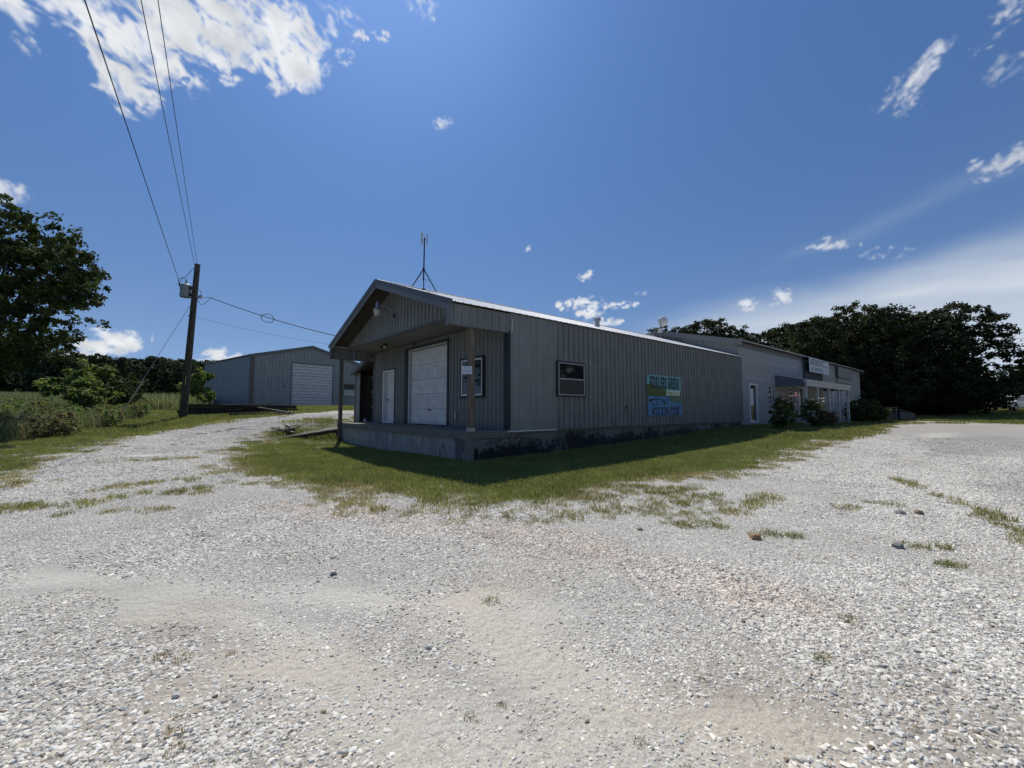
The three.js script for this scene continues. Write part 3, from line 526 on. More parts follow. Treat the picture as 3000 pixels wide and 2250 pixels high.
// antenna tripod on the ridge
{
  const t = inMain('antenna_mast', 'dark tripod mast on the roof ridge with two upright panel antennas', 'antenna');
  const bx = 1.13, bz = -MID, hub = 5.55, foot = (u, z) => [u, RIDGE - 0.34 * Math.abs(-z - MID) + 0.05, z];
  mesh('mast', bar([bx, hub - 0.4, bz], [bx + 0.02, 6.7, bz], 0.026, 0.024, 10), M.steelBlue, t);
  for (const f of [foot(0.72, -MID - 0.26), foot(0.98, -MID + 0.3), foot(1.66, -MID - 0.02)]) {
    const leg = mesh('leg', bar([bx, hub, bz], f, 0.022, 0.018, 8), M.steelBlue, t);
    mesh('foot_plate', box(f[0] - 0.06, f[0] + 0.06, f[1] - 0.03, f[1] + 0.0, f[2] - 0.05, f[2] + 0.05), M.steelBlue, leg);
    mesh('brace', bar([bx, hub - 0.38, bz], [lerp(bx, f[0], 0.5), lerp(hub, f[1], 0.5), lerp(bz, f[2], 0.5)], 0.009, 0.009, 6), M.steelBlue, t);
  }
  mesh('collar', new THREE.CylinderGeometry(0.045, 0.045, 0.06, 12).translate(bx, hub, bz), M.steelBlue, t);
  const a = mesh('panel_antenna', bbox(bx - 0.13, bx - 0.07, 6.42, 6.84, bz + 0.01, bz + 0.06, 0.01), mat([0.4, 0.42, 0.34], { roughness: 0.5 }), t);
  mesh('bracket', bar([bx - 0.08, 6.6, bz + 0.03], [bx, 6.6, bz], 0.01), M.galv, a);
  const b = mesh('panel_antenna', bbox(bx + 0.115, bx + 0.13, 6.45, 6.85, bz - 0.03, bz + 0.03, 0.004), mat([0.4, 0.42, 0.42], { roughness: 0.5 }), t);
  mesh('bracket', bar([bx + 0.12, 6.64, bz], [bx, 6.64, bz], 0.012), M.galv, b);
  mesh('cable', tube([[bx - 0.1, 6.42, bz + 0.03], [bx - 0.08, 6.36, bz + 0.03], [bx, 6.3, bz + 0.02]], 0.007, 12, 6), M.galv, t);
  mesh('cable', tube([[bx + 0.12, 6.45, bz], [bx + 0.1, 6.39, bz], [bx + 0.03, 6.35, bz + 0.02]], 0.007, 12, 6), M.galv, t);
}

// ---------------------------------------------------------------- signs
function canvasTex(w, h, draw) { const c = document.createElement('canvas'); c.width = w; c.height = h; draw(c.getContext('2d'), w, h); const t = new THREE.CanvasTexture(c); t.colorSpace = THREE.SRGBColorSpace; return t; }
function board(name, w, h, d, tex, edge, parent) { // face towards +z, uv over the face
  const g = new THREE.BoxGeometry(w, h, d);
  const o = new THREE.Mesh(g, [edge, edge, edge, edge, mat([1, 1, 1], { roughness: 0.6, map: tex }), edge]); o.name = name; o.castShadow = o.receiveShadow = true; parent.add(o); return o;
}
function blot(g, w, h, y0, y1, cols, n, seed, smin, smax) { const r = mulberry(seed); for (let i = 0; i < n; i++) { g.globalAlpha = rr(0.06, 0.3, r); g.fillStyle = cols[(r() * cols.length) | 0]; g.beginPath(); g.ellipse(r() * w, rr(y0, y1, r), rr(smin, smax, r), rr(smin, smax, r) * 0.4, rr(-0.5, 0.5, r), 0, 2 * PI); g.fill(); } g.globalAlpha = 1; }
function tall(g, text, x, y, w, h, color, skew = 0, weight = 'bold', stroke = 0) { // lettering stretched into a box
  g.save(); g.translate(x, y); g.transform(1, 0, skew, 1, 0, 0); g.font = weight + ' 100px sans-serif'; g.textBaseline = 'alphabetic'; const m = g.measureText(text).width; g.scale(w / m, h / 73); g.fillStyle = color; g.fillText(text, 0, 0); if (stroke) { g.strokeStyle = color; g.lineWidth = stroke; g.strokeText(text, 0, 0); } g.restore();
}
{
  const t = thing('painted_sign', 'blue green hand painted sign board of two panels on the long metal wall', 'sign', world(8.99, 0.33, -0.055), TURN);
  const up = canvasTex(1024, 330, (g, w, h) => {
    const gr = ['#3f8a90', '#4d959b', '#5aa0a6', '#2f757b']; g.fillStyle = '#4f8f95'; g.fillRect(0, 0, w, h); blot(g, w, h, 0, h * 0.55, [...gr, '#a9bcc0', '#7fa6aa'], 260, 4, 30, 160);
    g.fillStyle = '#47551f'; g.beginPath(); g.moveTo(0, h * 0.45); g.bezierCurveTo(w * 0.15, h * 0.38, w * 0.3, h * 0.6, w * 0.52, h * 0.72); g.lineTo(w, h * 0.82); g.lineTo(w, h); g.lineTo(0, h); g.fill(); blot(g, w * 0.5, h, h * 0.62, h, ['#3c4a1c', '#556326', '#4a4a22', '#39421a'], 160, 5, 20, 90);
    tall(g, 'FIDDLERS GREEN', w * 0.07, h * 0.62, w * 0.87, h * 0.54, '#06121f', -0.02, 'bold', 6);
    tall(g, 'OUTDOORS', w * 0.53, h * 0.96, w * 0.43, h * 0.27, '#e2e0cc', -0.25, 'bold', 3);
  });
  const dn = canvasTex(1024, 330, (g, w, h) => {
    g.fillStyle = '#3f78a8'; g.fillRect(0, 0, w, h); blot(g, w, h, 0, h, ['#346a9a', '#4d80ac', '#43808e', '#5f86ae', '#316694'], 240, 6, 30, 150);
    g.fillStyle = '#4f6a55'; g.beginPath(); g.moveTo(w * 0.62, 0); g.lineTo(w, 0); g.lineTo(w, h * 0.36); g.lineTo(w * 0.85, h * 0.3); g.lineTo(w * 0.64, h * 0.25); g.fill(); blot(g, w * 0.36, h, 0, 4, [], 0, 7, 1, 2);
    const D = '#0a1320'; g.fillStyle = D; g.strokeStyle = D; g.lineCap = 'butt';
    const P = (pts) => { g.beginPath(); pts.forEach(([x, y], i) => (i ? g.lineTo(x * w, y * h) : g.moveTo(x * w, y * h))); g.closePath(); g.fill(); };
    P([[0.03, 0.18], [0.1, 0.14], [0.17, 0.15], [0.5, 0.14], [0.5, 0.17], [0.3, 0.2], [0.18, 0.22], [0.14, 0.24], [0.03, 0.34]]);   // long gun
    P([[0.16, 0.06], [0.26, 0.06], [0.26, 0.1], [0.16, 0.1]]);                                                                      // scope
    P([[0.36, 0.22], [0.49, 0.22], [0.49, 0.3], [0.5, 0.47], [0.46, 0.47], [0.44, 0.31], [0.37, 0.28]]);                             // hand gun
    P([[0.52, 0.38], [0.58, 0.05], [0.6, 0.06], [0.55, 0.38]]);                                                                     // blade
    P([[0.11, 0.36], [0.13, 0.4], [0.16, 0.38], [0.2, 0.46], [0.19, 0.5], [0.12, 0.44], [0.1, 0.42]]);                               // spanner
    P([[0.23, 0.24], [0.25, 0.24], [0.25, 0.46], [0.23, 0.46]]); P([[0.27, 0.35], [0.33, 0.35], [0.33, 0.39], [0.27, 0.39]]); P([[0.27, 0.43], [0.33, 0.43], [0.33, 0.47], [0.27, 0.47]]);
    P([[0.83, 0.52], [0.97, 0.5], [0.97, 0.53], [0.83, 0.56]]); P([[0.87, 0.42], [0.91, 0.41], [0.91, 0.46], [0.87, 0.47]]);
    tall(g, '417·276·7726', w * 0.1, h * 0.97, w * 0.82, h * 0.4, '#080a22', -0.03, 'bold', 4);
  });
  const edge = mat([0.1, 0.2, 0.22], { roughness: 0.7 });
  board('upper_panel', 2.45, 0.79, 0.02, up, edge, t).position.set(0, 1.125, 0);
  board('lower_panel', 2.42, 0.72, 0.02, dn, edge, t).position.set(0.03, 0.362, 0.003);
}
function scribble(g, x, y, w, h, color, seed) { const r = mulberry(seed); g.fillStyle = color; for (let cx = x; cx < x + w - h * 0.3;) { const cw = rr(0.35, 0.6, r) * h; g.fillRect(cx, y, cw * 0.28, h); if (r() < 0.6) g.fillRect(cx, y + (r() < 0.5 ? 0 : h * 0.42), cw, h * 0.2); if (r() < 0.5) g.fillRect(cx + cw * 0.72, y + h * 0.2, cw * 0.28, h * 0.8); cx += cw + h * 0.18; } }
{
  const t = thing('post_sign', 'small white printed placard nailed to the wooden dock post', 'sign', world(-0.012, 1.43, 0.1), TURN - PI / 4);
  const tx = canvasTex(256, 190, (g, w, h) => {
    g.fillStyle = '#c9cad2'; g.fillRect(0, 0, w, h); g.strokeStyle = '#3a3f5a'; g.lineWidth = 5; g.beginPath(); g.moveTo(22, h - 30); g.lineTo(22, 70); g.quadraticCurveTo(w / 2, -18, w - 22, 70); g.lineTo(w - 22, h - 30); g.stroke();
    scribble(g, 60, 38, 140, 16, '#40456a', 3); scribble(g, 112, 68, 40, 14, '#40456a', 5); scribble(g, 30, 98, 196, 24, '#353a60', 8); scribble(g, 48, 140, 160, 20, '#1c2030', 9);
  });
  board('placard', 0.26, 0.2, 0.006, tx, M.paper, t).position.set(0, 0.1, 0.06);
  mesh('nail', merge([new THREE.SphereGeometry(0.006, 8, 6).translate(-0.04, 0.17, 0.065), new THREE.SphereGeometry(0.006, 8, 6).translate(0.04, 0.03, 0.065)]), M.galv, t);
}

// ---------------------------------------------------------------- the white block building beyond
{
  const t = inMain('block_building', 'long white painted block building with a porch and low metal gable roof', 'building');
  const U0 = 16.4, U1 = 42.4, V0 = -0.12, V1 = -9.1, EV = 4.0, RG = 5.12, MZ = -4.6;
  const rY = (z) => RG - (RG - EV) * (Math.abs(z - MZ) / (MZ * -1 + 0.1));
  // front wall cut round the door and window openings
  const holes = [[17.55, 18.62, -0.15, 1.92], [20.2, 21.02, 0.82, 1.95], [23.7, 24.52, 0.82, 1.92], [25.35, 26.35, -0.1, 2.0], [29.4, 30.2, 0.75, 1.9], [33.2, 34.3, -0.1, 2.0], [35.8, 38.0, -0.1, 2.0], [39.9, 40.65, 0.75, 1.86]];
  const w = new THREE.Shape([[U0, -1.2], [U1, -1.2], [U1, 3.72], [U0, 3.72]].map((p) => new THREE.Vector2(...p)));
  for (const [a, b, c, d] of holes) w.holes.push(new THREE.Path([[a, c], [b, c], [b, d], [a, d]].map((p) => new THREE.Vector2(...p))));
  mesh('front_wall', uvm(new THREE.ExtrudeGeometry(w, { depth: 0.2, bevelEnabled: false }).translate(0, 0, V0 - 0.2)), M.block, t);
  mesh('end_wall', box(U0, U0 + 0.2, -1.2, 3.36, V1, V0 - 0.205), M.block, t);
  mesh('end_wall', box(U1 - 0.2, U1, -1.2, 3.72, V1, V0 - 0.205), M.block, t);
  mesh('back_wall', box(U0, U1, -1.2, 3.72, V1 - 0.2, V1 - 0.005), M.block, t);
  mesh('interior_dark', box(U0 + 0.25, U1 - 0.25, -1.2, 3.7, V1 + 0.05, V0 - 0.6), M.dark, t);
  run('siding_sheet', U0 - 0.02, 26.2, 3.72, EV - 0.02, M.stripSiding, t, T4(0, 0, V0 + 0.015));
  mesh('eave_strip', bbox(30.8, U1, 3.72, EV - 0.03, V0 - 0.1, V0 + 0.02), M.stripSiding, t);
  mesh('eave_strip', bbox(26.2, 30.8, 3.72, EV - 0.03, V0 - 0.1, V0 - 0.01), M.stripSiding, t);
  run('siding_sheet', V1 + 0.03, V0 - 0.03, 3.4, (z) => rY(z) - 0.12, M.gableBlue, t, faceX(U0 - 0.01), { apex: MZ, pitch: 0.3, rib: 0.02 });
  mesh('gable_trim', bbox(U0 - 0.05, U0 - 0.005, 3.34, 3.4, V1, V0 - 0.02), M.fascia, t);
  mesh('far_gable', box(U1 - 0.1, U1 - 0.02, 3.72, 4.2, V1 + 0.8, V0 - 0.8), M.gableBlue, t);
  const sl = Math.atan2(RG - EV, -MZ + 0.1), L = Math.hypot(RG - EV, -MZ + 0.1);
  for (const s of [1, -1]) {
    const M4 = T4(0, RG, MZ).multiply(s > 0 ? RX(sl) : RY(PI).multiply(RX(sl))), k = (a, b) => (s > 0 ? [a, b] : [-b, -a]);
    let [a, b] = k(U0 - 0.16, U1 + 0.2);
    const n = 28; for (let i = 0; i < n; i++) place(mesh('roof_sheet', bbox(a + ((b - a) * i) / n + 0.003, a + ((b - a) * (i + 1)) / n, 0, 0.03 + (i % 2) * 0.004, 0.0, L + 0.05, 0.004), M.roof, t), M4);
    place(mesh('roof_deck', box(a + 0.03, b - 0.03, -0.08, -0.004, 0.02, L), M.deck, t), M4);
    [a, b] = k(U0 - 0.2, U0 - 0.165);
    place(mesh('rake_board', bbox(a, b, -0.24, 0.05, 0, L + 0.07), M.fascia, t), M4);
    [a, b] = k(U1 + 0.2, U1 + 0.235);
    place(mesh('rake_board', bbox(a, b, -0.2, 0.05, 0, L + 0.07), M.fascia, t), M4);
  }
  // windows with glazing bars
  const win = (x0, x1, y0, y1, rows) => {
    const g = new THREE.Group(); g.name = 'sash_window'; g.position.z = V0 - 0.12; t.add(g);
    const cx = (x0 + x1) / 2, b = [frame(x0, x1, y0, y1, 0.06, 0.05, 0)]; b.push(bbox(cx - 0.012, cx + 0.012, y0 + 0.06, y1 - 0.06, 0.005, 0.04, 0.003));
    for (let i = 1; i < rows; i++) { const y = lerp(y0, y1, i / rows), h = i === rows / 2 ? 0.03 : 0.012; b.push(bbox(x0 + 0.06, x1 - 0.06, y - h, y + h, 0.006, 0.045, 0.003)); }
    mesh('window_frame', merge(b), M.trimWhite, g);
    for (let i = 0; i < rows; i++) for (let j = 0; j < 2; j++) mesh('pane', box(lerp(x0 + 0.06, x1 - 0.06, j / 2), lerp(x0 + 0.06, x1 - 0.06, (j + 1) / 2), lerp(y0, y1, i / rows), lerp(y0, y1, (i + 1) / rows), 0.0, 0.012), M.glass, g);
    mesh('sill', bbox(x0 - 0.08, x1 + 0.08, y0 - 0.14, y0 - 0.01, 0.06, 0.2), M.block, g);
  };
  win(20.2, 21.02, 0.82, 1.95, 4); win(23.7, 24.52, 0.82, 1.92, 4); win(29.4, 30.2, 0.75, 1.9, 4); win(39.9, 40.65, 0.75, 1.86, 4);
  const glassDoor = (x0, x1, y0, y1) => {
    const g = new THREE.Group(); g.name = 'glazed_door'; g.position.z = V0 - 0.1; t.add(g);
    mesh('door_frame', frame(x0, x1, y0, y1, 0.09, 0.13, 0), M.trimWhite, g); mesh('pane', box(x0 + 0.09, x1 - 0.09, y0 + 0.09, y1 - 0.09, 0.02, 0.035), M.glass, g); return g;
  };
  const d1 = glassDoor(17.55, 18.62, -0.15, 1.92); mesh('notice', box(17.75, 18.3, 0.95, 1.28, 0.036, 0.04), M.paper, d1);
  glassDoor(25.35, 26.35, -0.1, 2.0);
  const plainDoor = (x0, x1, n) => {
    const g = new THREE.Group(); g.name = 'plank_door'; g.position.z = V0 - 0.1; t.add(g); mesh('door_frame', frame(x0, x1, -0.1, 2.0, 0.08, 0.13, 0), M.trimWhite, g);
    for (let i = 0; i < n; i++) mesh('plank', bbox(lerp(x0 + 0.08, x1 - 0.08, i / n) + 0.004, lerp(x0 + 0.08, x1 - 0.08, (i + 1) / n) - 0.004, -0.02, 1.92, 0.02, 0.05), M.white, g);
    mesh('latch', bbox(x0 + (x1 - x0) * 0.8, x0 + (x1 - x0) * 0.84, 0.85, 0.95, 0.05, 0.08), M.black, g);
  };
  plainDoor(33.2, 34.3, 4); plainDoor(35.8, 38.0, 8);
  // boxed metal covers under the eave
  run('cover_sheet', 26.4, 30.5, 2.5, 3.7, M.fasciaDark, t, T4(0, 0, V0 + 0.1), { pitch: 0.15, rib: 0.02 });
  mesh('cover_box', box(26.42, 30.48, 2.5, 3.7, V0 + 0.002, V0 + 0.09), M.fasciaDark, t);
  mesh('cover_box', bbox(34.3, 38.8, 3.04, 3.9, V0 + 0.03, V0 + 0.16), M.fascia, t);
  run('cover_sheet', 34.32, 38.78, 3.06, 3.88, M.stripSiding, t, T4(0, 0, V0 + 0.165), { pitch: 0.4, rib: 0.012 });
  mesh('cream_header', bbox(34.6, 38.6, 2.66, 3.0, V0 + 0.002, V0 + 0.1), M.cream, t);
  mesh('cable', tube([[34.35, 3.95, V0 + 0.2], [34.2, 3.6, V0 + 0.2], [34.25, 3.0, V0 + 0.2]], 0.02, 12, 6), M.black, t);
  // porch
  const p = new THREE.Group(); p.name = 'porch'; t.add(p);
  const F = 1.37, pu0 = 21.4, pu1 = 30.9, hi = 2.55, lo = 2.2, ang = Math.atan2(hi - lo, F - V0), PL = Math.hypot(hi - lo, F - V0 + 0.12);
  for (let i = 0; i < 11; i++) place(mesh('roof_sheet', bbox(pu0 - 0.08 + i * 0.88, pu0 - 0.08 + (i + 1) * 0.88 - 0.004, 0, 0.025, 0, PL), M.roof, p), T4(0, hi, V0).multiply(RX(ang)));
  run('end_sheet', V0 + 0.02, F, 1.86, (z) => hi - 0.02 - (hi - lo) * ((z - V0) / (F - V0)), mat([0.15, 0.175, 0.21], { roughness: 0.5, map: streak }), p, faceX(pu0 - 0.02), { pitch: 0.17, rib: 0.02 });
  run('end_sheet', V0 + 0.02, F, 1.86, (z) => hi - 0.02 - (hi - lo) * ((z - V0) / (F - V0)), M.siding, p, faceX(pu1 - 0.02));
  mesh('beam', bbox(pu0, pu1 + 0.1, 1.86, 2.04, F - 0.12, F + 0.02), M.white, p);
  mesh('fascia', bbox(pu0 - 0.06, pu1 + 0.15, 2.04, 2.2, F - 0.1, F + 0.05), M.white, p);
  mesh('ceiling', box(pu0 + 0.02, pu1 - 0.05, 2.06, 2.08, V0 + 0.02, F - 0.11), M.wood, p);
  for (const u of [21.45, 23.55, 25.95, 28.25, 30.65]) { const q = mesh('post', bbox(u, u + 0.14, -0.55, 1.86, F - 0.14, F, 0.008), M.white, p); mesh('post_base', bbox(u - 0.03, u + 0.17, -0.7, -0.5, F - 0.17, F + 0.03), M.white, q); }
  mesh('porch_floor', bbox(pu0 - 0.1, pu1 + 0.2, -1.0, -0.42, V0 + 0.01, F + 0.12, 0.02), M.slab, p);
  for (let i = 0; i < 5; i++) mesh('step_board', bbox(28.9, 30.4, -0.5 + i * 0.12, -0.45 + i * 0.12, F - 0.18, F - 0.15), M.white, p);
}
{
  const mk = (name, label, u0, u1, y0, y1, draw) => { const t = thing(name, label, 'sign', world((u0 + u1) / 2, y0, -0.28), TURN, 'signs under the eave of the block building'); board('panel', u1 - u0, y1 - y0, 0.04, canvasTex(512, 330, draw), M.black, t).position.y = (y1 - y0) / 2; mesh('bracket', merge([bar([-0.8 * (u1 - u0) / 2, 0.2, -0.02], [-0.8 * (u1 - u0) / 2, 0.2, -0.3], 0.02), bar([0.8 * (u1 - u0) / 2, 0.2, -0.02], [0.8 * (u1 - u0) / 2, 0.2, -0.3], 0.02)]), M.black, t); };
  mk('shop_sign', 'white shop sign with heavy dark lettering above the porch roof', 26.25, 29.3, 3.0, 3.95, (g, w, h) => { g.fillStyle = '#c4c8ca'; g.fillRect(0, 0, w, h); g.fillStyle = '#2c333a'; g.fillRect(30, 26, w - 50, 140); tall(g, 'FIDDLERS GREEN', 40, 156, w - 70, 118, '#c4c8ca', 0, 'bold', 1); tall(g, '417-276-7726', 60, 300, w - 110, 92, '#272c33', -0.12, 'bold', 2); });
  mk('shop_sign', 'narrower white sign with small faded lettering beside the shop sign', 29.38, 30.8, 2.98, 3.88, (g, w, h) => { g.fillStyle = '#bfc3c4'; g.fillRect(0, 0, w, h); scribble(g, 60, 40, 200, 20, '#9aa0a6', 21); scribble(g, 50, 110, 400, 44, '#4a5560', 12); scribble(g, 180, 190, 180, 34, '#69717a', 13); scribble(g, 120, 262, 230, 36, '#69717a', 14); });
}
// dish on the near gable of the block building
{
  const t = inMain('dish_antenna', 'white dish antenna with a box on a short mast at the block building gable', 'antenna');
  const u = 16.15, z = -4.25;
  mesh('mast', tube([[u + 0.2, 4.55, z], [u, 4.62, z], [u, 5.0, z], [u, 5.75, z]], 0.03, 20, 8), M.galv, t);
  mesh('equipment_box', bbox(u - 0.1, u + 0.02, 4.98, 5.22, z - 0.1, z + 0.13, 0.02), M.plastic, t);
  const dish = mesh('dish', new THREE.LatheGeometry([[0, 0], [0.1, 0.015], [0.2, 0.06], [0.28, 0.12], [0.29, 0.12], [0.21, 0.045], [0.1, -0.005], [0, -0.02]].map((p) => new THREE.Vector2(...p)), 28), M.plastic, t);
  dish.rotation.z = -PI / 2; dish.rotation.y = 0.7; dish.position.set(u + 0.1, 5.66, z + 0.12);
  mesh('feed', bar([u + 0.12, 5.66, z + 0.1], [u + 0.35, 5.7, z - 0.05], 0.05, 0.04, 12), M.galv, t);
}

// ---------------------------------------------------------------- the storage barn
{
  const t = thing('storage_barn', 'pale blue grey metal storage barn with a white roll-up door', 'building', [-21.26, 1.70, -34.0], R(52));
  const BWd = 10, D = 11.2, EV = 4.2, RG = 5.5, C = BWd / 2, rY = (x) => RG - (RG - EV) * (Math.abs(x - C) / C);
  for (const [a, b, y] of [[0.28, 3.2, 0], [3.2, 7.15, 3.95], [7.15, BWd, 0]]) run('siding_sheet', a, b, y, (x) => rY(x) - 0.1, M.shedSiding, t, T4(0, 0, 0), { apex: C, pitch: 0.3, rib: 0.022 });
  run('siding_sheet', -D, 0, 0, EV - 0.05, M.shedSiding, t, faceX(0), { pitch: 0.3, rib: 0.022 });
  run('siding_sheet', 0, D, 0, EV - 0.05, M.shedSiding, t, T4(BWd, 0, 0).multiply(RY(PI / 2)), { pitch: 0.3 });
  mesh('back_wall', box(0, BWd, 0, EV, -D - 0.03, -D), M.shedSiding, t);
  mesh('inner_wall', box(0.1, BWd - 0.1, 0, EV - 0.1, -D + 0.1, -0.25), M.dark, t);
  mesh('corner_trim', bbox(-0.04, 0.28, 0, rY(0) + 0.02, -0.06, 0.04), M.brown, t);
  mesh('corner_trim', bbox(-0.05, 0.02, 0, EV, -D - 0.05, -D + 0.06), M.fasciaDark, t);
  mesh('base_trim', merge([bbox(0.28, 3.2, -0.5, -0.002, -0.1, 0.04), bbox(7.15, BWd, -0.5, -0.002, -0.1, 0.04), bbox(-0.04, 0.1, -0.5, -0.002, -D, -0.1)]), M.dark, t);
  const sl = Math.atan2(RG - EV, C + 0.15), L = Math.hypot(C + 0.15, RG - EV);
  for (const s of [1, -1]) { // slopes run along x here
    const base = T4(C, RG, 0).multiply(s > 0 ? RY(PI / 2) : RY(-PI / 2)).multiply(RX(sl));
    const k = (a, b) => (s > 0 ? [a, b] : [-b, -a]);
    const [a, b] = k(-0.1, D + 0.1);
    for (let i = 0; i < 12; i++) place(mesh('roof_sheet', bbox(a + ((b - a) * i) / 12, a + ((b - a) * (i + 1)) / 12 - 0.004, 0, 0.035 + (i % 2) * 0.003, 0, L), M.roof, t), base);
    const [f0, f1] = k(-0.14, -0.1);
    place(mesh('rake_trim', bbox(f0, f1, -0.18, 0.05, 0, L + 0.03), M.fascia, t), base);
  }
  const d = new THREE.Group(); d.name = 'rollup_door'; t.add(d);
  for (let i = 0; i < 14; i++) mesh('slat', bbox(3.32, 7.05, 0.02 + i * 0.274, 0.02 + i * 0.274 + 0.245, -0.1, -0.055, 0.014), M.doorWhite, d);
  mesh('door_frame', merge([bbox(3.2, 3.32, 0, 3.92, -0.12, 0.03), bbox(7.05, 7.15, 0, 3.92, -0.12, 0.03), bbox(3.2, 7.15, 3.86, 3.95, -0.12, 0.035)]), M.gableBlue, d);
  mesh('backing', box(3.2, 7.15, 0, 3.95, -0.16, -0.13), M.dark, d);
  const w = new THREE.Group(); w.name = 'service_hatch'; w.position.z = 0.03; t.add(w);
  mesh('hatch_opening', bbox(8.2, 9.95, 1.75, 2.2, 0, 0.02), M.black, w); mesh('hatch_leaf', bbox(8.2, 9.95, 1.1, 1.62, 0, 0.03), M.white, w); mesh('hatch_trim', merge([bbox(8.15, 10, 2.2, 2.27, 0, 0.04), bbox(8.15, 10, 1.62, 1.7, 0, 0.04), bbox(8.15, 10, 1.04, 1.1, 0, 0.04)]), M.gableBlue, w);
  mesh('lock_box', bbox(2.6, 2.72, 1.7, 1.85, 0.02, 0.06), M.fasciaDark, t);
}

// ---------------------------------------------------------------- utility pole, lines
{
  const gy = land(-17.2, -22), P = (y) => [lerp(-17.2, -16.8, (y - gy) / (9.2 - gy)), y, -22];
  const t = thing('utility_pole', 'leaning weathered wooden utility pole with a transformer', 'utility pole', [-17.2, gy, -22]);
  const loc = ([x, y, z]) => [x + 17.2, y - gy, z + 22];
  mesh('pole_shaft', uvm(bar(loc(P(gy - 0.6)), loc(P(9.2)), 0.185, 0.125, 16)), M.pole, t);
  const c = loc(P(7.72)), tx = c[0] - 0.48;
  const tank = mesh('transformer', new THREE.CylinderGeometry(0.25, 0.25, 0.62, 24).translate(tx, c[1], 0.02), M.tank, t);
  mesh('tank_lid', new THREE.LatheGeometry([[0, 0.1], [0.12, 0.09], [0.26, 0.03], [0.265, 0], [0, 0]].map((p) => new THREE.Vector2(...p)), 24).translate(tx, c[1] + 0.31, 0.02), M.tank, tank);
  mesh('bushing', new THREE.LatheGeometry([[0, 0], [0.05, 0], [0.03, 0.05], [0.055, 0.08], [0.03, 0.12], [0.05, 0.15], [0.02, 0.2], [0.015, 0.28], [0, 0.28]].map((p) => new THREE.Vector2(...p)), 14).translate(tx, c[1] + 0.4, 0.02), M.porcelain, tank);
  mesh('cutout_fuse', bar([tx - 0.34, c[1] + 0.42, 0.06], [tx - 0.24, c[1] + 0.25, 0.06], 0.05, 0.05, 10), M.black, tank);
  mesh('lug', merge([bbox(tx - 0.32, tx - 0.22, c[1] - 0.2, c[1] - 0.12, 0, 0.06), bbox(tx - 0.31, tx - 0.22, c[1] + 0.15, c[1] + 0.22, 0, 0.06)]), M.black, tank);
  mesh('mounting_bracket', merge([bbox(tx + 0.2, c[0], c[1] + 0.1, c[1] + 0.22, -0.06, 0.1), bbox(tx + 0.2, c[0], c[1] - 0.24, c[1] - 0.12, -0.06, 0.1)]), M.black, t);
  mesh('secondary_rack', merge([bbox(c[0] + 0.12, c[0] + 0.34, c[1] - 0.36, c[1] - 0.22, -0.04, 0.06), bbox(c[0] + 0.3, c[0] + 0.36, c[1] - 0.38, c[1] - 0.2, -0.05, 0.07)]), M.galv, t);
  mesh('jumper', tube([loc(P(9.12)), [tx + 0.35, c[1] + 1.15, 0.1], [tx + 0.05, c[1] + 0.78, 0.1], [tx - 0.35, c[1] + 0.62, 0.1], [tx - 0.3, c[1] + 0.42, 0.08]], 0.013, 30, 6), M.cable, t);
  mesh('jumper', tube([[tx - 0.3, c[1] + 0.45, 0.06], [tx - 0.15, c[1] + 0.72, 0.05], [tx, c[1] + 0.66, 0.02]], 0.011, 16, 6), M.cable, t);
  mesh('jumper', tube([[c[0] + 0.1, c[1] - 0.3, 0.05], [c[0] + 0.55, c[1] - 0.75, 0.2], [c[0] + 1.1, c[1] - 0.42, 0.3]], 0.013, 20, 6), M.cable, t);
  mesh('jumper', tube([[c[0] + 0.05, c[1] + 0.2, 0.05], [c[0] + 0.35, c[1] + 0.05, 0.1], [c[0] + 0.5, c[1] - 0.32, 0.15], [c[0] + 1.1, c[1] - 0.4, 0.3]], 0.011, 20, 6), M.cable, t);
  mesh('telephone_bracket', tube([[c[0] - 0.22, c[1] - 1.35, 0.14], [c[0] + 0.05, c[1] - 1.28, 0.16], [c[0] + 0.06, c[1] - 1.45, 0.16], [c[0] - 0.12, c[1] - 1.46, 0.16]], 0.016, 16, 6), M.black, t);
  mesh('warning_strip', bbox(-0.1 + 0.2, 0.06 + 0.12, 1.75, 2.2, 0.1, 0.155), M.yellow, t);
  const line = (label, a, b, sag, r, name = 'power_line') => { const o = mesh(name, tube(wire(a, b, sag, 40), r, 90, 6), M.cable); return tag(o, label, 'cable'); };
  const top = P(9.1);
  line('overhead wire running from the very top of the utility pole', top, [16.81, 8.71, 26], 0.12, 0.008);
  line('overhead wire fixed just below the top of the pole', P(8.62), [16.24, 8.24, 26], 0.12, 0.008);
  line('thicker overhead wire running to the transformer fuse', [tx - 17.2 - 0.32, c[1] + gy + 0.46, -21.95], [15.66, 7.83, 26.05], 0.12, 0.011);
  // service drop of twisted cable to the metal building with a loop of slack, thin phone line below
  const s0 = [c[0] - 17.2 + 1.1, c[1] + gy - 0.42, -21.7], s1 = world(3.2, 3.32, 9.35);
  const sd = line('twisted service cable from the pole to the metal building eave', s0, s1, 0.3, 0.022, 'service_cable');
  const lp = wire(s0, s1, 0.3, 10)[3];
  const lo = mesh('slack_loop', tube([[-0.3, 0.1, 0], [0.1, 0.16, 0], [0.33, -0.08, 0], [0.25, -0.24, 0], [-0.15, -0.2, 0], [-0.32, -0.04, 0]], 0.016, 40, 6, true), M.cable, sd); lo.position.set(...lp);
  line('thin telephone line below the service cable', [c[0] - 17.2 + 0.05, c[1] + gy - 1.36, -21.84], world(3.4, 3.12, 9.36), 0.25, 0.006, 'phone_line');
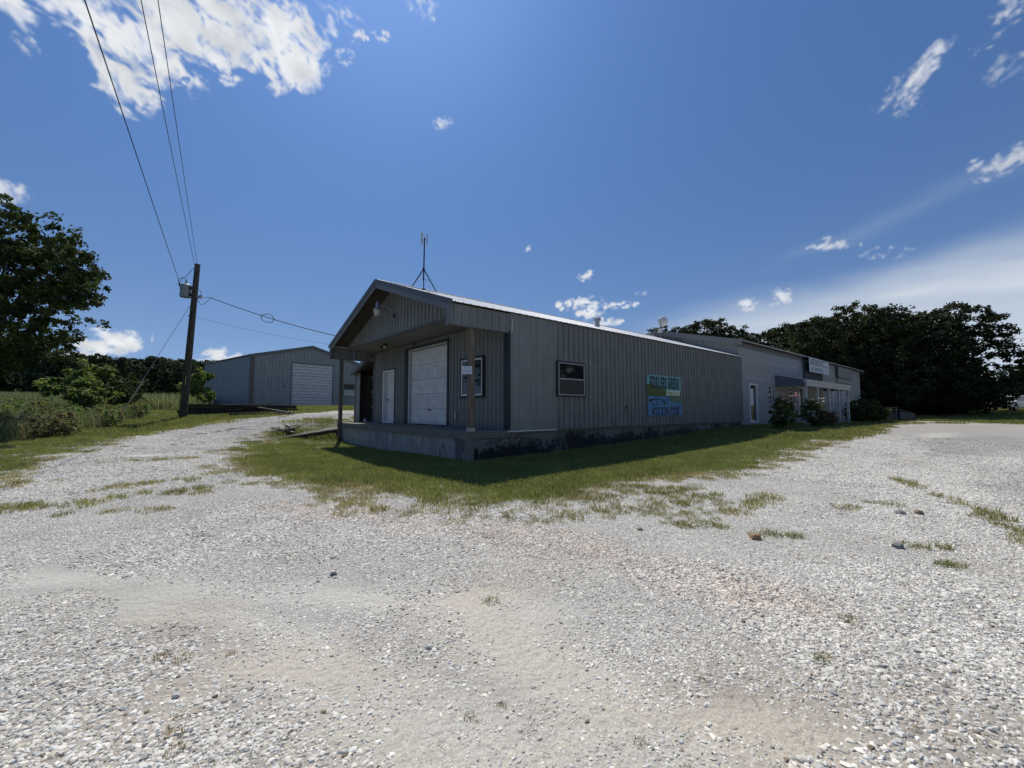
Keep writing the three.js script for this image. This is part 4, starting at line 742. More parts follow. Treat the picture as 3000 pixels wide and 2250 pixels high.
  // guy wire with its yellow guard
  const ga = P(6.95), gb = [-18.45, land(-18.45, -19.6), -19.6], gq = tag(mesh('guy_wire', bar([ga[0] - 0.15, ga[1], ga[2] + 0.05], gb, 0.011, 0.011, 6), M.galv), 'slanting guy wire staying the utility pole', 'cable');
  const gu = (k) => [lerp(gb[0], ga[0], k), lerp(gb[1], ga[1], k), lerp(gb[2], ga[2], k)];
  mesh('guy_guard', bar(gu(0.02), gu(0.33), 0.03, 0.03, 10), mat([0.42, 0.38, 0.22], { roughness: 0.6 }), gq);
}

// ---------------------------------------------------------------- stacked timbers, ramp, brush
{
  const r = mulberry(12), G = 'old timbers stacked by the drive';
  const timber = (x, z, y, L, turn, w, h, label, m = M.woodDark, tilt = 0) => {
    const t = thing('timber', label, 'timber', [x, y, z], turn, G), g = bbox(-L / 2, L / 2, 0, h, -w / 2, w / 2, 0.012), p = g.attributes.position;
    for (let i = 0; i < p.count; i++) p.setXYZ(i, p.getX(i) + 0.012 * Math.sin(p.getY(i) * 90 + p.getZ(i) * 70 + x * 9), p.getY(i) + 0.02 * Math.sin(p.getX(i) * 1.7 + x * 3), p.getZ(i) + 0.014 * Math.sin(p.getX(i) * 2.3 + z * 7));
    g.computeVertexNormals(); const o = mesh('beam', g, m, t); t.rotation.z = tilt; t.rotation.order = 'YZX'; return t;
  };
  const bx = -16.9, bz = -23.6;
  for (let l = 0; l < 4; l++) for (let k = 0; k < 3; k++) timber(bx + rr(-0.25, 0.25, r), bz - k * 0.42 + rr(-0.05, 0.05, r), land(bx, bz) + l * 0.17 - 0.02, rr(2.5, 3.4, r), rr(-0.05, 0.05, r) + 0.12, 0.2, 0.16, 'blackened timber in the taller stack behind the utility pole');
  for (let l = 0; l < 3; l++) for (let k = 0; k < 3; k++) timber(bx + 3.0 + rr(-0.2, 0.2, r), bz - 0.1 - k * 0.42 + rr(-0.06, 0.06, r), land(bx + 3, bz) + l * 0.17 - 0.02, rr(2.2, 2.9, r), rr(-0.06, 0.06, r) + 0.05, 0.2, 0.16, 'blackened timber in the lower stack beside the drive');
  timber(-14.5, -22.9, land(-14.5, -22.9) + 0.56, 2.6, -0.05, 0.3, 0.05, 'grey plank lying flat on the lower timber stack', M.woodGrey);
  timber(-12.75, -22.7, land(-13.2, -22.7) + 0.2, 2.6, -0.35, 0.16, 0.07, 'pale split plank sloping off the end of the timber stack', M.woodGrey, -0.13);
  timber(-13.3, -22.0, land(-13.3, -22.0) - 0.02, 2.7, 0.12, 0.2, 0.16, 'single dark timber lying on the grass before the stack', M.woodDark);
  timber(-12.2, -22.3, land(-12.2, -22.3) + 0.0, 0.9, -0.2, 0.16, 0.13, 'short grey timber stub at the end of the stack', M.woodGrey);
  // dock ramp plank and brush beside it
  const a = [-8.95, land(-8.95, -16.4) + 0.03, -16.4], b = world(0.25, -0.27, 9.98), L = Math.hypot(b[0] - a[0], b[1] - a[1], b[2] - a[2]);
  const rp = thing('dock_ramp', 'dark plank ramp rising from the grass to the dock end', 'ramp', a, Math.atan2(-(b[2] - a[2]), b[0] - a[0]));
  const rot = Math.asin((b[1] - a[1]) / L), rg = (g) => g.rotateZ(rot);
  mesh('side_board', rg(bbox(0, L, -0.3, 0, -0.05, 0.0)), M.woodDark, rp);
  for (let i = 0; i < 4; i++) mesh('deck_plank', rg(bbox(-0.05, L, 0.0, 0.03, -0.3 - i * 0.26, -0.05 - i * 0.26)), M.woodGrey, rp);
  const br = thing('brush_pile', 'small heap of grey sticks and scrap boards beside the ramp', 'brush pile', [-9.3, land(-9.3, -17.3), -17.3]);
  const st = []; for (let i = 0; i < 44; i++) { const an = r() * 6.28, d = rr(0.0, 0.6, r); st.push(bar([Math.cos(an) * d, rr(0.0, 0.16, r), Math.sin(an) * d * 0.7], [Math.cos(an + rr(1, 4, r)) * 0.5, rr(0.02, 0.42, r), Math.sin(an + 2) * 0.4], rr(0.008, 0.03, r), 0.006, 6)); }
  mesh('sticks', merge(st), M.woodGrey, br);
  for (let i = 0; i < 5; i++) { const g = bbox(-0.3, 0.3, 0, 0.02, -0.06, 0.06).rotateZ(rr(-0.5, 0.6, r)).rotateY(rr(0, 3, r)).translate(rr(-0.3, 0.3, r), rr(0.1, 0.25, r), rr(-0.2, 0.2, r)); mesh('scrap_board', g, M.wood, br); }
}

// ---------------------------------------------------------------- trees and shrubs
// leaves gathered in clumps through a set of ellipsoids [x, y, z, rx, ry, rz]
function foliage(E, clumps, per, spread, size, seed, cols, { shell = 0.55, droop = 0 } = {}) {
  const r = mulberry(seed), n = clumps * per, P = new Float32Array(n * 12), C = new Float32Array(n * 12), I = new Uint32Array(n * 6), wt = E.map((e) => Math.pow(e[3] * e[4] * e[5], 0.75)), sum = wt.reduce((a, b) => a + b, 0);
  const g1 = () => (r() + r() + r() - 1.5) * 1.15; let q = 0;
  const a = new THREE.Vector3(), b = new THREE.Vector3(), nrm = new THREE.Vector3(), cen = [];
  for (let c = 0; c < clumps; c++) {
    let k = r() * sum, e = 0; while (k > wt[e] && e < E.length - 1) k -= wt[e++];
    const [ex, ey, ez, rx, ry, rz] = E[e]; a.set(r() * 2 - 1, r() * 2 - 1, r() * 2 - 1); while (a.lengthSq() > 1 || a.lengthSq() < 1e-3) a.set(r() * 2 - 1, r() * 2 - 1, r() * 2 - 1);
    a.normalize(); const rad = shell + (1 - shell) * Math.sqrt(r()) + rr(-0.05, 0.1, r), cx = ex + a.x * rx * rad, cy = ey + a.y * ry * rad, cz = ez + a.z * rz * rad;
    cen.push([cx, cy, cz]);
    const tone = rr(0.7, 1.35, r), base = cols[(r() * cols.length) | 0], sp = spread * rr(0.6, 1.3, r);
    for (let l = 0; l < per; l++, q++) {
      const s = size * rr(0.6, 1.4, r), x = cx + g1() * sp, y = cy + g1() * sp * 0.7, z = cz + g1() * sp;
      nrm.set(g1(), g1() + 0.5, g1()).normalize(); a.set(g1(), g1() - droop, g1()); a.addScaledVector(nrm, -a.dot(nrm)).normalize(); b.crossVectors(nrm, a).multiplyScalar(s * 0.42); a.multiplyScalar(s * 0.75);
      P.set([x - a.x, y - a.y, z - a.z, x + b.x, y + b.y + s * 0.08, z + b.z, x + a.x, y + a.y, z + a.z, x - b.x, y - b.y + s * 0.08, z - b.z], q * 12);
      const t = tone * rr(0.75, 1.25, r); for (let v = 0; v < 4; v++) C.set([base[0] * t, base[1] * t, base[2] * t], q * 12 + v * 3);
      const o = q * 4; I.set([o, o + 1, o + 2, o, o + 2, o + 3], q * 6);
    }
  }
  const g = new THREE.BufferGeometry(); g.setAttribute('position', new THREE.BufferAttribute(P, 3)); g.setAttribute('color', new THREE.BufferAttribute(C, 3)); g.setIndex(new THREE.BufferAttribute(I, 1)); g.computeVertexNormals();
  g.userData.centres = cen; return g;
}
const leafMat = new THREE.MeshPhysicalMaterial({ color: 0xffffff, roughness: 0.8, vertexColors: true, side: THREE.DoubleSide, transmission: 0.3, thickness: 0, specularIntensity: 0.3 });
const leafThin = new THREE.MeshPhysicalMaterial({ color: 0xffffff, roughness: 0.95, specularIntensity: 0.4, vertexColors: true, side: THREE.DoubleSide, transmission: 0.5, thickness: 0 });
const bark = mat([0.055, 0.045, 0.036], { roughness: 0.95 });
function limbs(list) { return merge(list.map(([a, b, r0, r1]) => bar(a, b, r0, r1, 8))); }
const OAK = [[0.034, 0.046, 0.016], [0.042, 0.055, 0.018], [0.026, 0.036, 0.014], [0.055, 0.062, 0.022]];
const MAPLE = [[0.05, 0.075, 0.018], [0.07, 0.095, 0.024], [0.034, 0.052, 0.015]];
const WOOD = [[0.045, 0.066, 0.026], [0.06, 0.08, 0.03], [0.036, 0.052, 0.022]];
const FRESH = [[0.14, 0.19, 0.04], [0.10, 0.15, 0.03], [0.18, 0.225, 0.055], [0.07, 0.11, 0.025]];
function treeKind(E, clumps, per, spread, size, seed, cols, H, rT, o = {}) {
  const crown = foliage(E, clumps, per, spread, size, seed, cols, o), c = crown.userData.centres, L = [[[0, -0.4, 0], [0.1, H * 0.35, 0.05], rT, rT * 0.75], [[0.1, H * 0.35, 0.05], [0, H * 0.7, 0], rT * 0.75, rT * 0.3]], r = mulberry(seed + 1);
  for (let i = 0; i < 16; i++) { const k = c[(r() * c.length) | 0], y0 = H * rr(0.22, 0.6, r); L.push([[0.05, y0, 0.03], [k[0] * 0.55, lerp(y0, k[1], 0.6), k[2] * 0.55], rT * 0.3, rT * 0.14], [[k[0] * 0.55, lerp(y0, k[1], 0.6), k[2] * 0.55], k, rT * 0.14, 0.02]); }
  return { crown, trunk: limbs(L) };
}
function plant(kind, name, label, category, x, z, s, turn, group, m = leafMat, sy = s) {
  const t = thing(name, label, category, [x, land(x, z), z], turn, group); t.scale.set(s, sy, s);
  mesh('trunk', kind.trunk, bark, t); mesh('crown', kind.crown, m, t); return t;
}
// broad oaks of the tree row, unit height about 12 m
const oakA = treeKind([[0, 7.6, 0, 4.6, 4.2, 4.4], [2.6, 5.4, 0.5, 3.2, 3.4, 3.4], [-2.8, 5.2, 0.4, 3.2, 3.3, 3.3], [0.4, 4.0, 1.8, 3.6, 3.0, 2.8], [-1.0, 10.0, 0, 2.4, 2.0, 2.4], [1.8, 9.4, 0.4, 2.2, 2.2, 2.2], [0, 2.0, 1.0, 4.2, 1.9, 3.8], [0, 1.9, -1.5, 4.0, 1.8, 3.4]], 720, 46, 0.36, 0.2, 101, OAK, 10.5, 0.36, { shell: 0.72 });
const oakB = treeKind([[0, 7.0, 0, 4.2, 4.8, 4.2], [2.2, 8.6, 0, 2.6, 2.8, 2.6], [-2.4, 7.8, 0, 2.8, 3.0, 2.8], [-2.2, 3.6, 1.0, 3.0, 2.6, 3.0], [2.6, 3.6, 1.0, 3.2, 2.8, 3.0], [0, 2.8, 2, 3, 2.2, 2.4], [0, 1.9, 0.5, 4.2, 1.8, 3.9], [0.5, 1.9, -1.6, 4, 1.8, 3.2]], 720, 46, 0.36, 0.2, 102, OAK, 10.5, 0.34, { shell: 0.72 });
const woodTree = treeKind([[0, 5.6, 0, 3.8, 3.8, 3.6], [1.8, 4.0, 0, 2.8, 3.0, 2.8], [-1.8, 4.2, 0.4, 2.8, 3.0, 2.8], [0.3, 8.0, 0, 2.2, 1.9, 2.2], [0, 2.4, 0.5, 3.2, 2.2, 3]], 260, 40, 0.5, 0.34, 103, WOOD, 8, 0.24, { shell: 0.6 });
const woodTree2 = treeKind([[0, 5.2, 0, 3.4, 4.0, 3.4], [1.6, 6.6, 0, 2.2, 2.4, 2.2], [-1.9, 3.6, 0.4, 2.8, 2.6, 2.8], [1.5, 2.8, 0, 3, 2.4, 3]], 240, 40, 0.5, 0.34, 104, WOOD, 8, 0.24, { shell: 0.6 });
{
  const G = 'oak row behind the block building', r = mulberry(31);
  const row = [[34.2, -46.5, 0.92, 'A'], [38.2, -46.0, 1.04, 'B'], [42.2, -47, 0.96, 'A'], [45.6, -45.5, 0.93, 'B'], [48.4, -46, 1.0, 'A'], [38.5, -53, 1.0, 'B'], [46, -53, 1.0, 'A'], [50.6, -52, 0.96, 'B']];
  const oakLabel = { 0: 'dark oak standing right behind the far end of the block building', 1: 'tallest dark oak rising just past the end of the block building', 4: 'dark oak at the open end of the row beside the parked truck' };
  row.forEach(([x, z, s, k], i) => plant(k === 'A' ? oakA : oakB, 'oak_tree', oakLabel[i] ?? 'tall dark broad-crowned tree in the row beside the lot', 'tree', x, z, s, rr(0, 6.28, r), G));
  for (const [x, z, s, k] of [[23.5, -63, 1.08, 'B'], [29, -62, 1.14, 'A'], [35, -66, 1.1, 'B'], [41, -62, 1.08, 'A'], [34.5, -57, 0.92, 'A'], [47.5, -62, 1.12, 'B'], [52, -60, 1.0, 'A']]) plant(k === 'A' ? oakA : oakB, 'oak_tree', 'dark tree rising behind the block building roof', 'tree', x, z, s, rr(0, 6.28, r), 'trees behind the block building roof');
  for (const [x, z, s, k] of [[46, -27, 0.9, 'A'], [44, -20, 1, 'B'], [46, -13, 0.95, 'A'], [44, -6, 1, 'B'], [47, 2, 0.9, 'A']]) plant(k === 'A' ? oakA : oakB, 'oak_tree', 'unseen dark tree added across the lot for the window panes to mirror', 'tree', x, z, s, rr(0, 6.28, r), 'unseen trees added across the lot');  // oaks out of view, added to darken what the long-wall window mirrors
  // far wood on the left
  for (let i = 0; i < 34; i++) { const back = i % 2, px = lerp(-1.34, -0.62, i / 33), z = -122 - back * 9 - 5 * r(), x = px * -z; plant(i % 3 ? woodTree : woodTree2, 'woodland_tree', 'dark tree in the far wood beyond the field', 'tree', x, z, rr(1.18, 1.45, r), rr(0, 6.28, r), 'trees of the far wood'); }
  for (let i = 0; i < 16; i++) { const z = -108 - 14 * r(), x = lerp(2.3, 1.36, i / 15) * z; plant(i % 3 ? woodTree : woodTree2, 'woodland_tree', 'dark tree in the far wood beyond the field', 'tree', x, z, rr(1.15, 1.4, r), rr(0, 6.28, r), 'trees of the far wood'); }
  for (let i = 0; i < 8; i++) { const z = -126 - 6 * r(), x = lerp(-70, -20, i / 7); plant(i % 2 ? woodTree : woodTree2, 'woodland_tree', 'dark tree in the far wood beyond the field', 'tree', x, z, rr(1.1, 1.3, r), rr(0, 6.28, r), 'trees of the far wood'); }
  for (const [x, z, s] of [[-66, -52, 0.85], [-60, -55, 0.78], [-54, -58, 0.7], [-49, -62, 0.68], [-70, -58, 1]]) plant(woodTree2, 'woodland_tree', 'dark bushy tree at the field edge behind the weeds', 'tree', x, z, s, rr(0, 6.28, r), 'field edge trees');
  for (let i = 0; i < 12; i++) { const x = lerp(44, 118, i / 11), z = -78 - 8 * r() - (i % 2) * 5; plant(i % 2 ? woodTree : woodTree2, 'woodland_tree', 'dark low tree closing the view under the oak row', 'tree', x, z, rr(0.6, 0.78, r), rr(0, 6.28, r), 'low trees beyond the oak row'); }
  // thin conifer by the truck
  const con = []; for (let i = 0; i < 9; i++) { const y = 1.2 + i * 0.72; con.push([0, y, 0, 1.5 - i * 0.15, 0.22, 1.5 - i * 0.15]); }
  const conK = treeKind(con, 240, 26, 0.24, 0.16, 107, [[0.016, 0.026, 0.02], [0.02, 0.03, 0.022]], 8, 0.13, { shell: 0.25, droop: 0.4 });
  plant(conK, 'conifer_tree', 'thin dark conifer standing behind the parked truck', 'tree', 66.5, -54.5, 1.0, 0, undefined);
}
// the maple at the drive's left edge
{
  const E = [[-2.6, 5.6, -0.6, 3.4, 3.4, 3.2], [-0.9, 7.3, 0, 1.5, 1.1, 1.4], [-1.0, 6.5, 0.3, 1.3, 1.2, 1.3], [0.3, 5.9, 0.2, 1.3, 1.0, 1.2], [1.5, 5.9, 0.2, 0.8, 0.55, 0.7], [2.0, 5.55, 0.2, 0.7, 0.5, 0.6], [0.6, 4.9, 0.4, 1.5, 0.9, 1.2], [1.6, 5.0, 0.3, 0.8, 0.4, 0.7], [0.2, 4.0, 0.5, 1.4, 0.75, 1.3], [0.9, 3.5, 0.4, 0.8, 0.35, 0.7], [-0.7, 3.2, 0.6, 1.5, 0.7, 1.4], [0.3, 3.0, 0.5, 0.6, 0.25, 0.6], [2.5, 5.35, 0.2, 0.35, 0.14, 0.3], [0.9, 7.05, 0.1, 0.35, 0.12, 0.3], [1.25, 6.55, 0.1, 0.25, 0.3, 0.25], [0.1, 7.1, 0, 0.4, 0.4, 0.4]];
  for (const e of E) { e[0] += 1.4; e[1] -= 0.25; }
  E.push([-0.6, 2.6, 0.8, 2.2, 0.8, 1.8], [-2.4, 3.2, 0, 2.6, 1.6, 2.4], [2.2, 4.55, 0.3, 0.5, 0.2, 0.4], [2.9, 6.3, 0.1, 0.3, 0.22, 0.3], [1.7, 2.7, 0.4, 0.5, 0.16, 0.5], [3.3, 5.75, 0.2, 0.3, 0.3, 0.3]);
  const k = treeKind(E, 980, 44, 0.17, 0.1, 201, MAPLE, 6.2, 0.22, { shell: 0.4 });
  const t = plant(k, 'maple_tree', 'broad leafy tree overhanging the weeds at the drive edge', 'tree', -18.5, -14.8, 1, 0);
}
// leafy sapling, bushes along the field edge
{
  const sap = treeKind([[0, 1.6, 0, 0.75, 0.6, 0.7], [0.7, 2.1, 0, 0.6, 0.25, 0.5], [-0.7, 1.3, 0, 0.7, 0.45, 0.6], [0.2, 2.3, 0, 0.35, 0.35, 0.35], [0.5, 0.9, 0.2, 0.9, 0.5, 0.7]], 130, 22, 0.14, 0.13, 301, FRESH, 2.2, 0.035, { shell: 0.2 });
  const bush = treeKind([[0, 0.75, 0, 0.75, 0.7, 0.7], [0.5, 0.5, 0.2, 0.5, 0.45, 0.5], [-0.5, 0.5, 0.1, 0.5, 0.45, 0.5]], 130, 22, 0.13, 0.1, 302, [[0.04, 0.065, 0.015], [0.055, 0.085, 0.02], [0.03, 0.05, 0.012]], 1.2, 0.04, { shell: 0.35 });
  plant(sap, 'sapling', 'bright green sapling standing tall among the weeds', 'sapling', -23.2, -22.6, 1.2, 0.3, undefined, leafThin);
  plant(sap, 'sapling', 'smaller bright sapling hugging the weeds below the tall one', 'sapling', -21.0, -20.6, 0.9, 2.2, undefined, leafThin);
  plant(bush, 'bush', 'rounded dark green bush in front of the slanting guy wire', 'bush', -25.2, -27.0, 1.5, 0, undefined, leafThin);
  plant(bush, 'bush', 'dark bush amid the tall weeds beside the sapling', 'bush', -22.8, -23.6, 1.4, 1, undefined);
  plant(sap, 'sapling', 'upright leafy sapling between the pole and the storage barn', 'sapling', -22.6, -30.0, 0.85, 1.1, undefined, leafThin, 1.15);
  // planted bed before the block building
  const rose = treeKind([[0, 0.95, 0, 0.72, 0.75, 0.7], [0, 1.5, 0, 0.5, 0.35, 0.5], [-0.4, 0.5, 0, 0.45, 0.4, 0.4]], 150, 20, 0.12, 0.085, 303, [[0.07, 0.105, 0.03], [0.09, 0.125, 0.04], [0.05, 0.08, 0.022]], 1.6, 0.03, { shell: 0.3 });
  const bloom = (n, seed, ry, y) => { const q = mulberry(seed), L = []; for (let i = 0; i < n; i++) { const an = q() * 6.28, d = rr(0.1, 0.75, q), yy = y + rr(-0.35, 0.55, q); for (let p = 0; p < 5; p++) { const g = new THREE.SphereGeometry(0.05, 6, 4).scale(1, 0.45, 1); g.translate(0.035, 0, 0).rotateY((p * 2 * PI) / 5).rotateX(rr(-0.5, 0.5, q)).translate(Math.cos(an) * d, yy, Math.sin(an) * d); L.push(g); } } return merge(L); };
  const pink = mat([0.42, 0.2, 0.19], { roughness: 0.8 }), palePink = mat([0.45, 0.32, 0.28], { roughness: 0.8 });
  const a = plant(rose, 'rose_bush', 'tall rose bush with pink blooms in front of the block wall', 'shrub', 12.6, -19.5, 0.82, 0, 'shrubs in the bed before the block building'); mesh('blooms', bloom(40, 9, 1, 1.62), pink, a);
  const b = plant(rose, 'rose_bush', 'rounder rose bush with few pale blooms by the porch post', 'shrub', 14.9, -20.9, 0.78, 2, 'shrubs in the bed before the block building', leafMat, 0.8); mesh('blooms', bloom(14, 10, 1, 1.4), palePink, b);
  plant(bush, 'bush', 'dense green bush at the far end of the planted bed', 'bush', 25.9, -31.4, 1.15, 0, 'shrubs in the bed before the block building');
  plant(bush, 'bush', 'larger dense bush past the end of the block building porch', 'bush', 27.9, -33.0, 1.3, 2, 'shrubs in the bed before the block building');
  // ornamental grass: arching blades
  const r = mulberry(8), bl = []; for (let i = 0; i < 240; i++) { const an = r() * 6.28, l = rr(0.5, 1.15, r), d = rr(0.15, 0.75, r), p0 = [Math.cos(an) * 0.1, 0, Math.sin(an) * 0.1], p1 = [Math.cos(an) * d * 0.5, l * 0.8, Math.sin(an) * d * 0.5], p2 = [Math.cos(an) * d, l * rr(0.6, 1, r), Math.sin(an) * d]; bl.push(bar(p0, p1, 0.012, 0.01, 4), bar(p1, p2, 0.01, 0.003, 4)); }
  const og = thing('ornamental_grass', 'reddish arching ornamental grass clump between the shrubs', 'shrub', [16.7, land(16.7, -22.2), -22.2]); mesh('blades', merge(bl), mat([0.11, 0.07, 0.05], { roughness: 0.8 }), og);
  // bed edging
  for (const [i, u0, v, y] of [[0, 18.2, -2.2, 0], [1, 21.0, -2.6, 0], [2, 24.5, -3.0, 0], [3, 28.5, -3.1, 0], [4, 31.5, -3.1, 0]]) { const p = world(u0, 0, v), gy = land(p[0], p[2]); const t = thing('edging_stone', 'long pale edging stone along the planted bed', 'edging stone', [p[0], gy - 0.03, p[2]], TURN + 0.06 * i - 0.1, 'edging stones of the planted bed'); mesh('slab_stone', bbox(0, i % 2 ? 2.0 : 2.6, 0, 0.11, -0.12, 0.14, 0.025), M.stone, t); }
}
// ---------------------------------------------------------------- things at the far side of the lot
{
  const p = [33.4, land(33.4, -35.9), -35.9];
  const t = thing('wheeled_bin', 'dark plastic wheeled bin lying on its side at the lot edge', 'bin', p, 0.25);
  const s = new THREE.Shape([[-0.95, 0], [0.75, 0.02], [0.8, 0.5], [-0.9, 0.72]].map((q) => new THREE.Vector2(...q)));
  mesh('bin_body', new THREE.ExtrudeGeometry(s, { depth: 0.62, bevelEnabled: true, bevelSize: 0.04, bevelThickness: 0.04, bevelSegments: 2 }).translate(0, 0.05, -0.3), M.steelBlue, t);
  mesh('bin_lid', bbox(-0.98, 0.55, 0, 0.05, -0.36, 0.38, 0.015).rotateZ(-0.2).translate(0, 0.72, 0), mat([0.06, 0.065, 0.075], { roughness: 0.18 }), t);
  for (const z of [-0.36, 0.36]) mesh('wheel', new THREE.CylinderGeometry(0.13, 0.13, 0.06, 16).rotateX(PI / 2).translate(0.75, 0.13, z), M.rubber, t);
  const w = thing('wooden_stand', 'weathered wooden stand with a flat top beside the bush', 'stand', [31.9, land(31.9, -35.6), -35.6], 0.3);
  mesh('stand_top', bbox(-0.55, 0.55, 1.1, 1.15, -0.3, 0.3), M.woodGrey, w);
  for (const [x, z] of [[-0.45, -0.22], [0.3, -0.22], [-0.35, 0.22], [0.35, 0.22]]) mesh('leg', bbox(x, x + 0.12, -0.1, 1.1, z, z + 0.1), M.woodGrey, w);
  mesh('cross_rail', bbox(-0.42, 0.42, 0.35, 0.45, 0.2, 0.24), M.woodGrey, w);
  const l = thing('parking_log', 'long pale log lying at the lot edge behind the stand', 'log', [30.5, land(30.5, -36) + 0.1, -36.3], 0.05); mesh('log', bar([-1.2, 0.05, 0], [1.2, 0.05, 0], 0.09, 0.1, 10), M.woodGrey, l);
}
// pickup truck parked under the trees
{
  const x = 59.6, z = -50.0, t = thing('pickup_truck', 'pale pickup truck parked under the trees', 'truck', [x, land(x, z), z], 0.35);
  const S = (pts) => new THREE.Shape(pts.map((q) => new THREE.Vector2(...q))), ex = (s, d, b = 0.04) => new THREE.ExtrudeGeometry(s, { depth: d, bevelEnabled: true, bevelSize: b, bevelThickness: b, bevelSegments: 2 }).translate(0, 0, -d / 2);
  mesh('body', ex(S([[-2.7, 0.5], [-2.68, 0.95], [-2.5, 1.05], [-1.35, 1.12], [2.65, 1.12], [2.7, 0.55], [2.2, 0.5], [2.1, 0.8], [1.85, 0.92], [1.5, 0.92], [1.25, 0.8], [1.15, 0.45], [-1.25, 0.45], [-1.35, 0.8], [-1.6, 0.92], [-1.95, 0.92], [-2.2, 0.8], [-2.3, 0.5]]), 1.75), M.carPaint, t);
  mesh('cab', ex(S([[-1.4, 1.1], [-0.75, 1.8], [0.85, 1.82], [1.05, 1.1]]), 1.55), M.carPaint, t);
  for (const s of [-1, 1]) { mesh('side_window', ex(S([[-1.05, 1.17], [-0.65, 1.7], [-0.02, 1.72], [-0.02, 1.17]]), 0.02, 0.01).translate(0, 0, s * 0.815), M.glass, t); mesh('side_window', ex(S([[0.06, 1.17], [0.06, 1.72], [0.72, 1.72], [0.85, 1.17]]), 0.02, 0.01).translate(0, 0, s * 0.815), M.glass, t); mesh('headlight', bbox(-2.73, -2.66, 0.75, 0.92, s * 0.72 - 0.14, s * 0.72 + 0.14), M.lens, t); }
  for (const wx of [-1.78, 1.68]) for (const s of [-1, 1]) { const wh = mesh('wheel', new THREE.TorusGeometry(0.28, 0.11, 10, 22).translate(wx, 0.39, s * 0.8), M.rubber, t); mesh('rim', new THREE.CylinderGeometry(0.2, 0.2, 0.14, 16).rotateX(PI / 2).translate(wx, 0.39, s * 0.82), M.galv, wh); }
  mesh('bumper', bbox(-2.82, -2.7, 0.45, 0.65, -0.9, 0.9), M.galv, t);
  const q = [69.2, land(69.2, -55), -55], up = thing('utility_pole', 'slim distant pole beside the conifer near the truck', 'utility pole', q); mesh('pole_shaft', bar([0, -0.3, 0], [0, 10, 0], 0.14, 0.1, 10), M.pole, up); mesh('crossarm', bbox(-0.9, 0.9, 9.4, 9.52, -0.06, 0.06), M.pole, up);
  tag(mesh('power_line', tube(wire([69.2, q[1] + 9.5, -55], [40, 12.5, -72], 0.9), 0.02, 40, 6), M.cable), 'distant wire running from the slim pole into the trees', 'cable');
}

// ---------------------------------------------------------------- loose gravel: heaps of stones scattered over the lot
function stoneHeap(n, rad, size, seed, { flat = 0.55, tones } = {}) {
  const r = mulberry(seed), ico = size > 0.012 ? new THREE.IcosahedronGeometry(1, 0) : new THREE.OctahedronGeometry(1, 0), src = ico.attributes.position, P = [], C = [];
  for (let i = 0; i < n; i++) {
    const d = rad * Math.sqrt(r()), an = r() * 6.283, s = size * Math.exp(rr(-0.55, 0.6, r)) * 0.5, x = Math.cos(an) * d, z = Math.sin(an) * d;
    const sx = s * rr(0.8, 1.5, r), sz = s * rr(0.6, 1.0, r), sy = s * flat * rr(0.7, 1.4, r), ca = Math.cos(r() * 6.28), sa = Math.sin(r() * 6.28), tl = rr(-0.45, 0.45, r), k = r();
    const v = k < 0.16 ? rr(0.28, 0.4, r) : k < 0.84 ? rr(0.44, 0.6, r) : k < 0.97 ? rr(0.6, 0.73, r) : rr(0.12, 0.2, r), w = rr(-0.01, 0.04, r), jit = [];
    for (let q = 0; q < 12; q++) jit.push(rr(0.72, 1.2, r));
    const key = new Map();
    for (let q = 0; q < src.count; q++) {
      const kk = src.getX(q).toFixed(2) + src.getY(q).toFixed(2) + src.getZ(q).toFixed(2); if (!key.has(kk)) key.set(kk, jit[key.size % 12]); const j = key.get(kk);
      const px = src.getX(q) * sx * j, py = src.getY(q) * sy * j, pz = src.getZ(q) * sz * j, qx = px * ca - pz * sa, qz = px * sa + pz * ca;
      P.push(x + qx, py + qx * tl * 0.6 + sy * 0.3, z + qz); C.push(v * 1.02 + w, v, v * 0.925 - w);
    }
  }
  const g = new THREE.BufferGeometry(); g.setAttribute('position', new THREE.Float32BufferAttribute(P, 3)); g.setAttribute('color', new THREE.Float32BufferAttribute(C, 3)); g.computeVertexNormals(); return g;
}
const stoneMat = new THREE.MeshStandardMaterial({ color: 0xffffff, roughness: 0.9, vertexColors: true });
function scatter(name, label, category, geo, m, list) { // list of [x, y, z, turn, scale, color, normal]
  if (!list.length) return;
  const o = new THREE.InstancedMesh(geo, m, list.length), M4 = new THREE.Matrix4(), q = new THREE.Quaternion(), q2 = new THREE.Quaternion(), up = new THREE.Vector3(0, 1, 0), col = new THREE.Color();
  list.forEach(([x, y, z, a, s, c, n, sy], i) => { q.setFromAxisAngle(up, a); if (n) q.premultiply(q2.setFromUnitVectors(up, n)); o.setMatrixAt(i, M4.compose(new THREE.Vector3(x, y, z), q, new THREE.Vector3(s, sy ?? s, s))); o.setColorAt(i, col.setRGB(...c)); });
  o.name = numbered(name); o.castShadow = o.receiveShadow = true; tag(o, label, category, undefined, 'stuff'); scene.add(o);
}
const inView = (x, z, m = 1.5) => z < 0.3 && Math.abs(x) < -z * 1.3 + m;
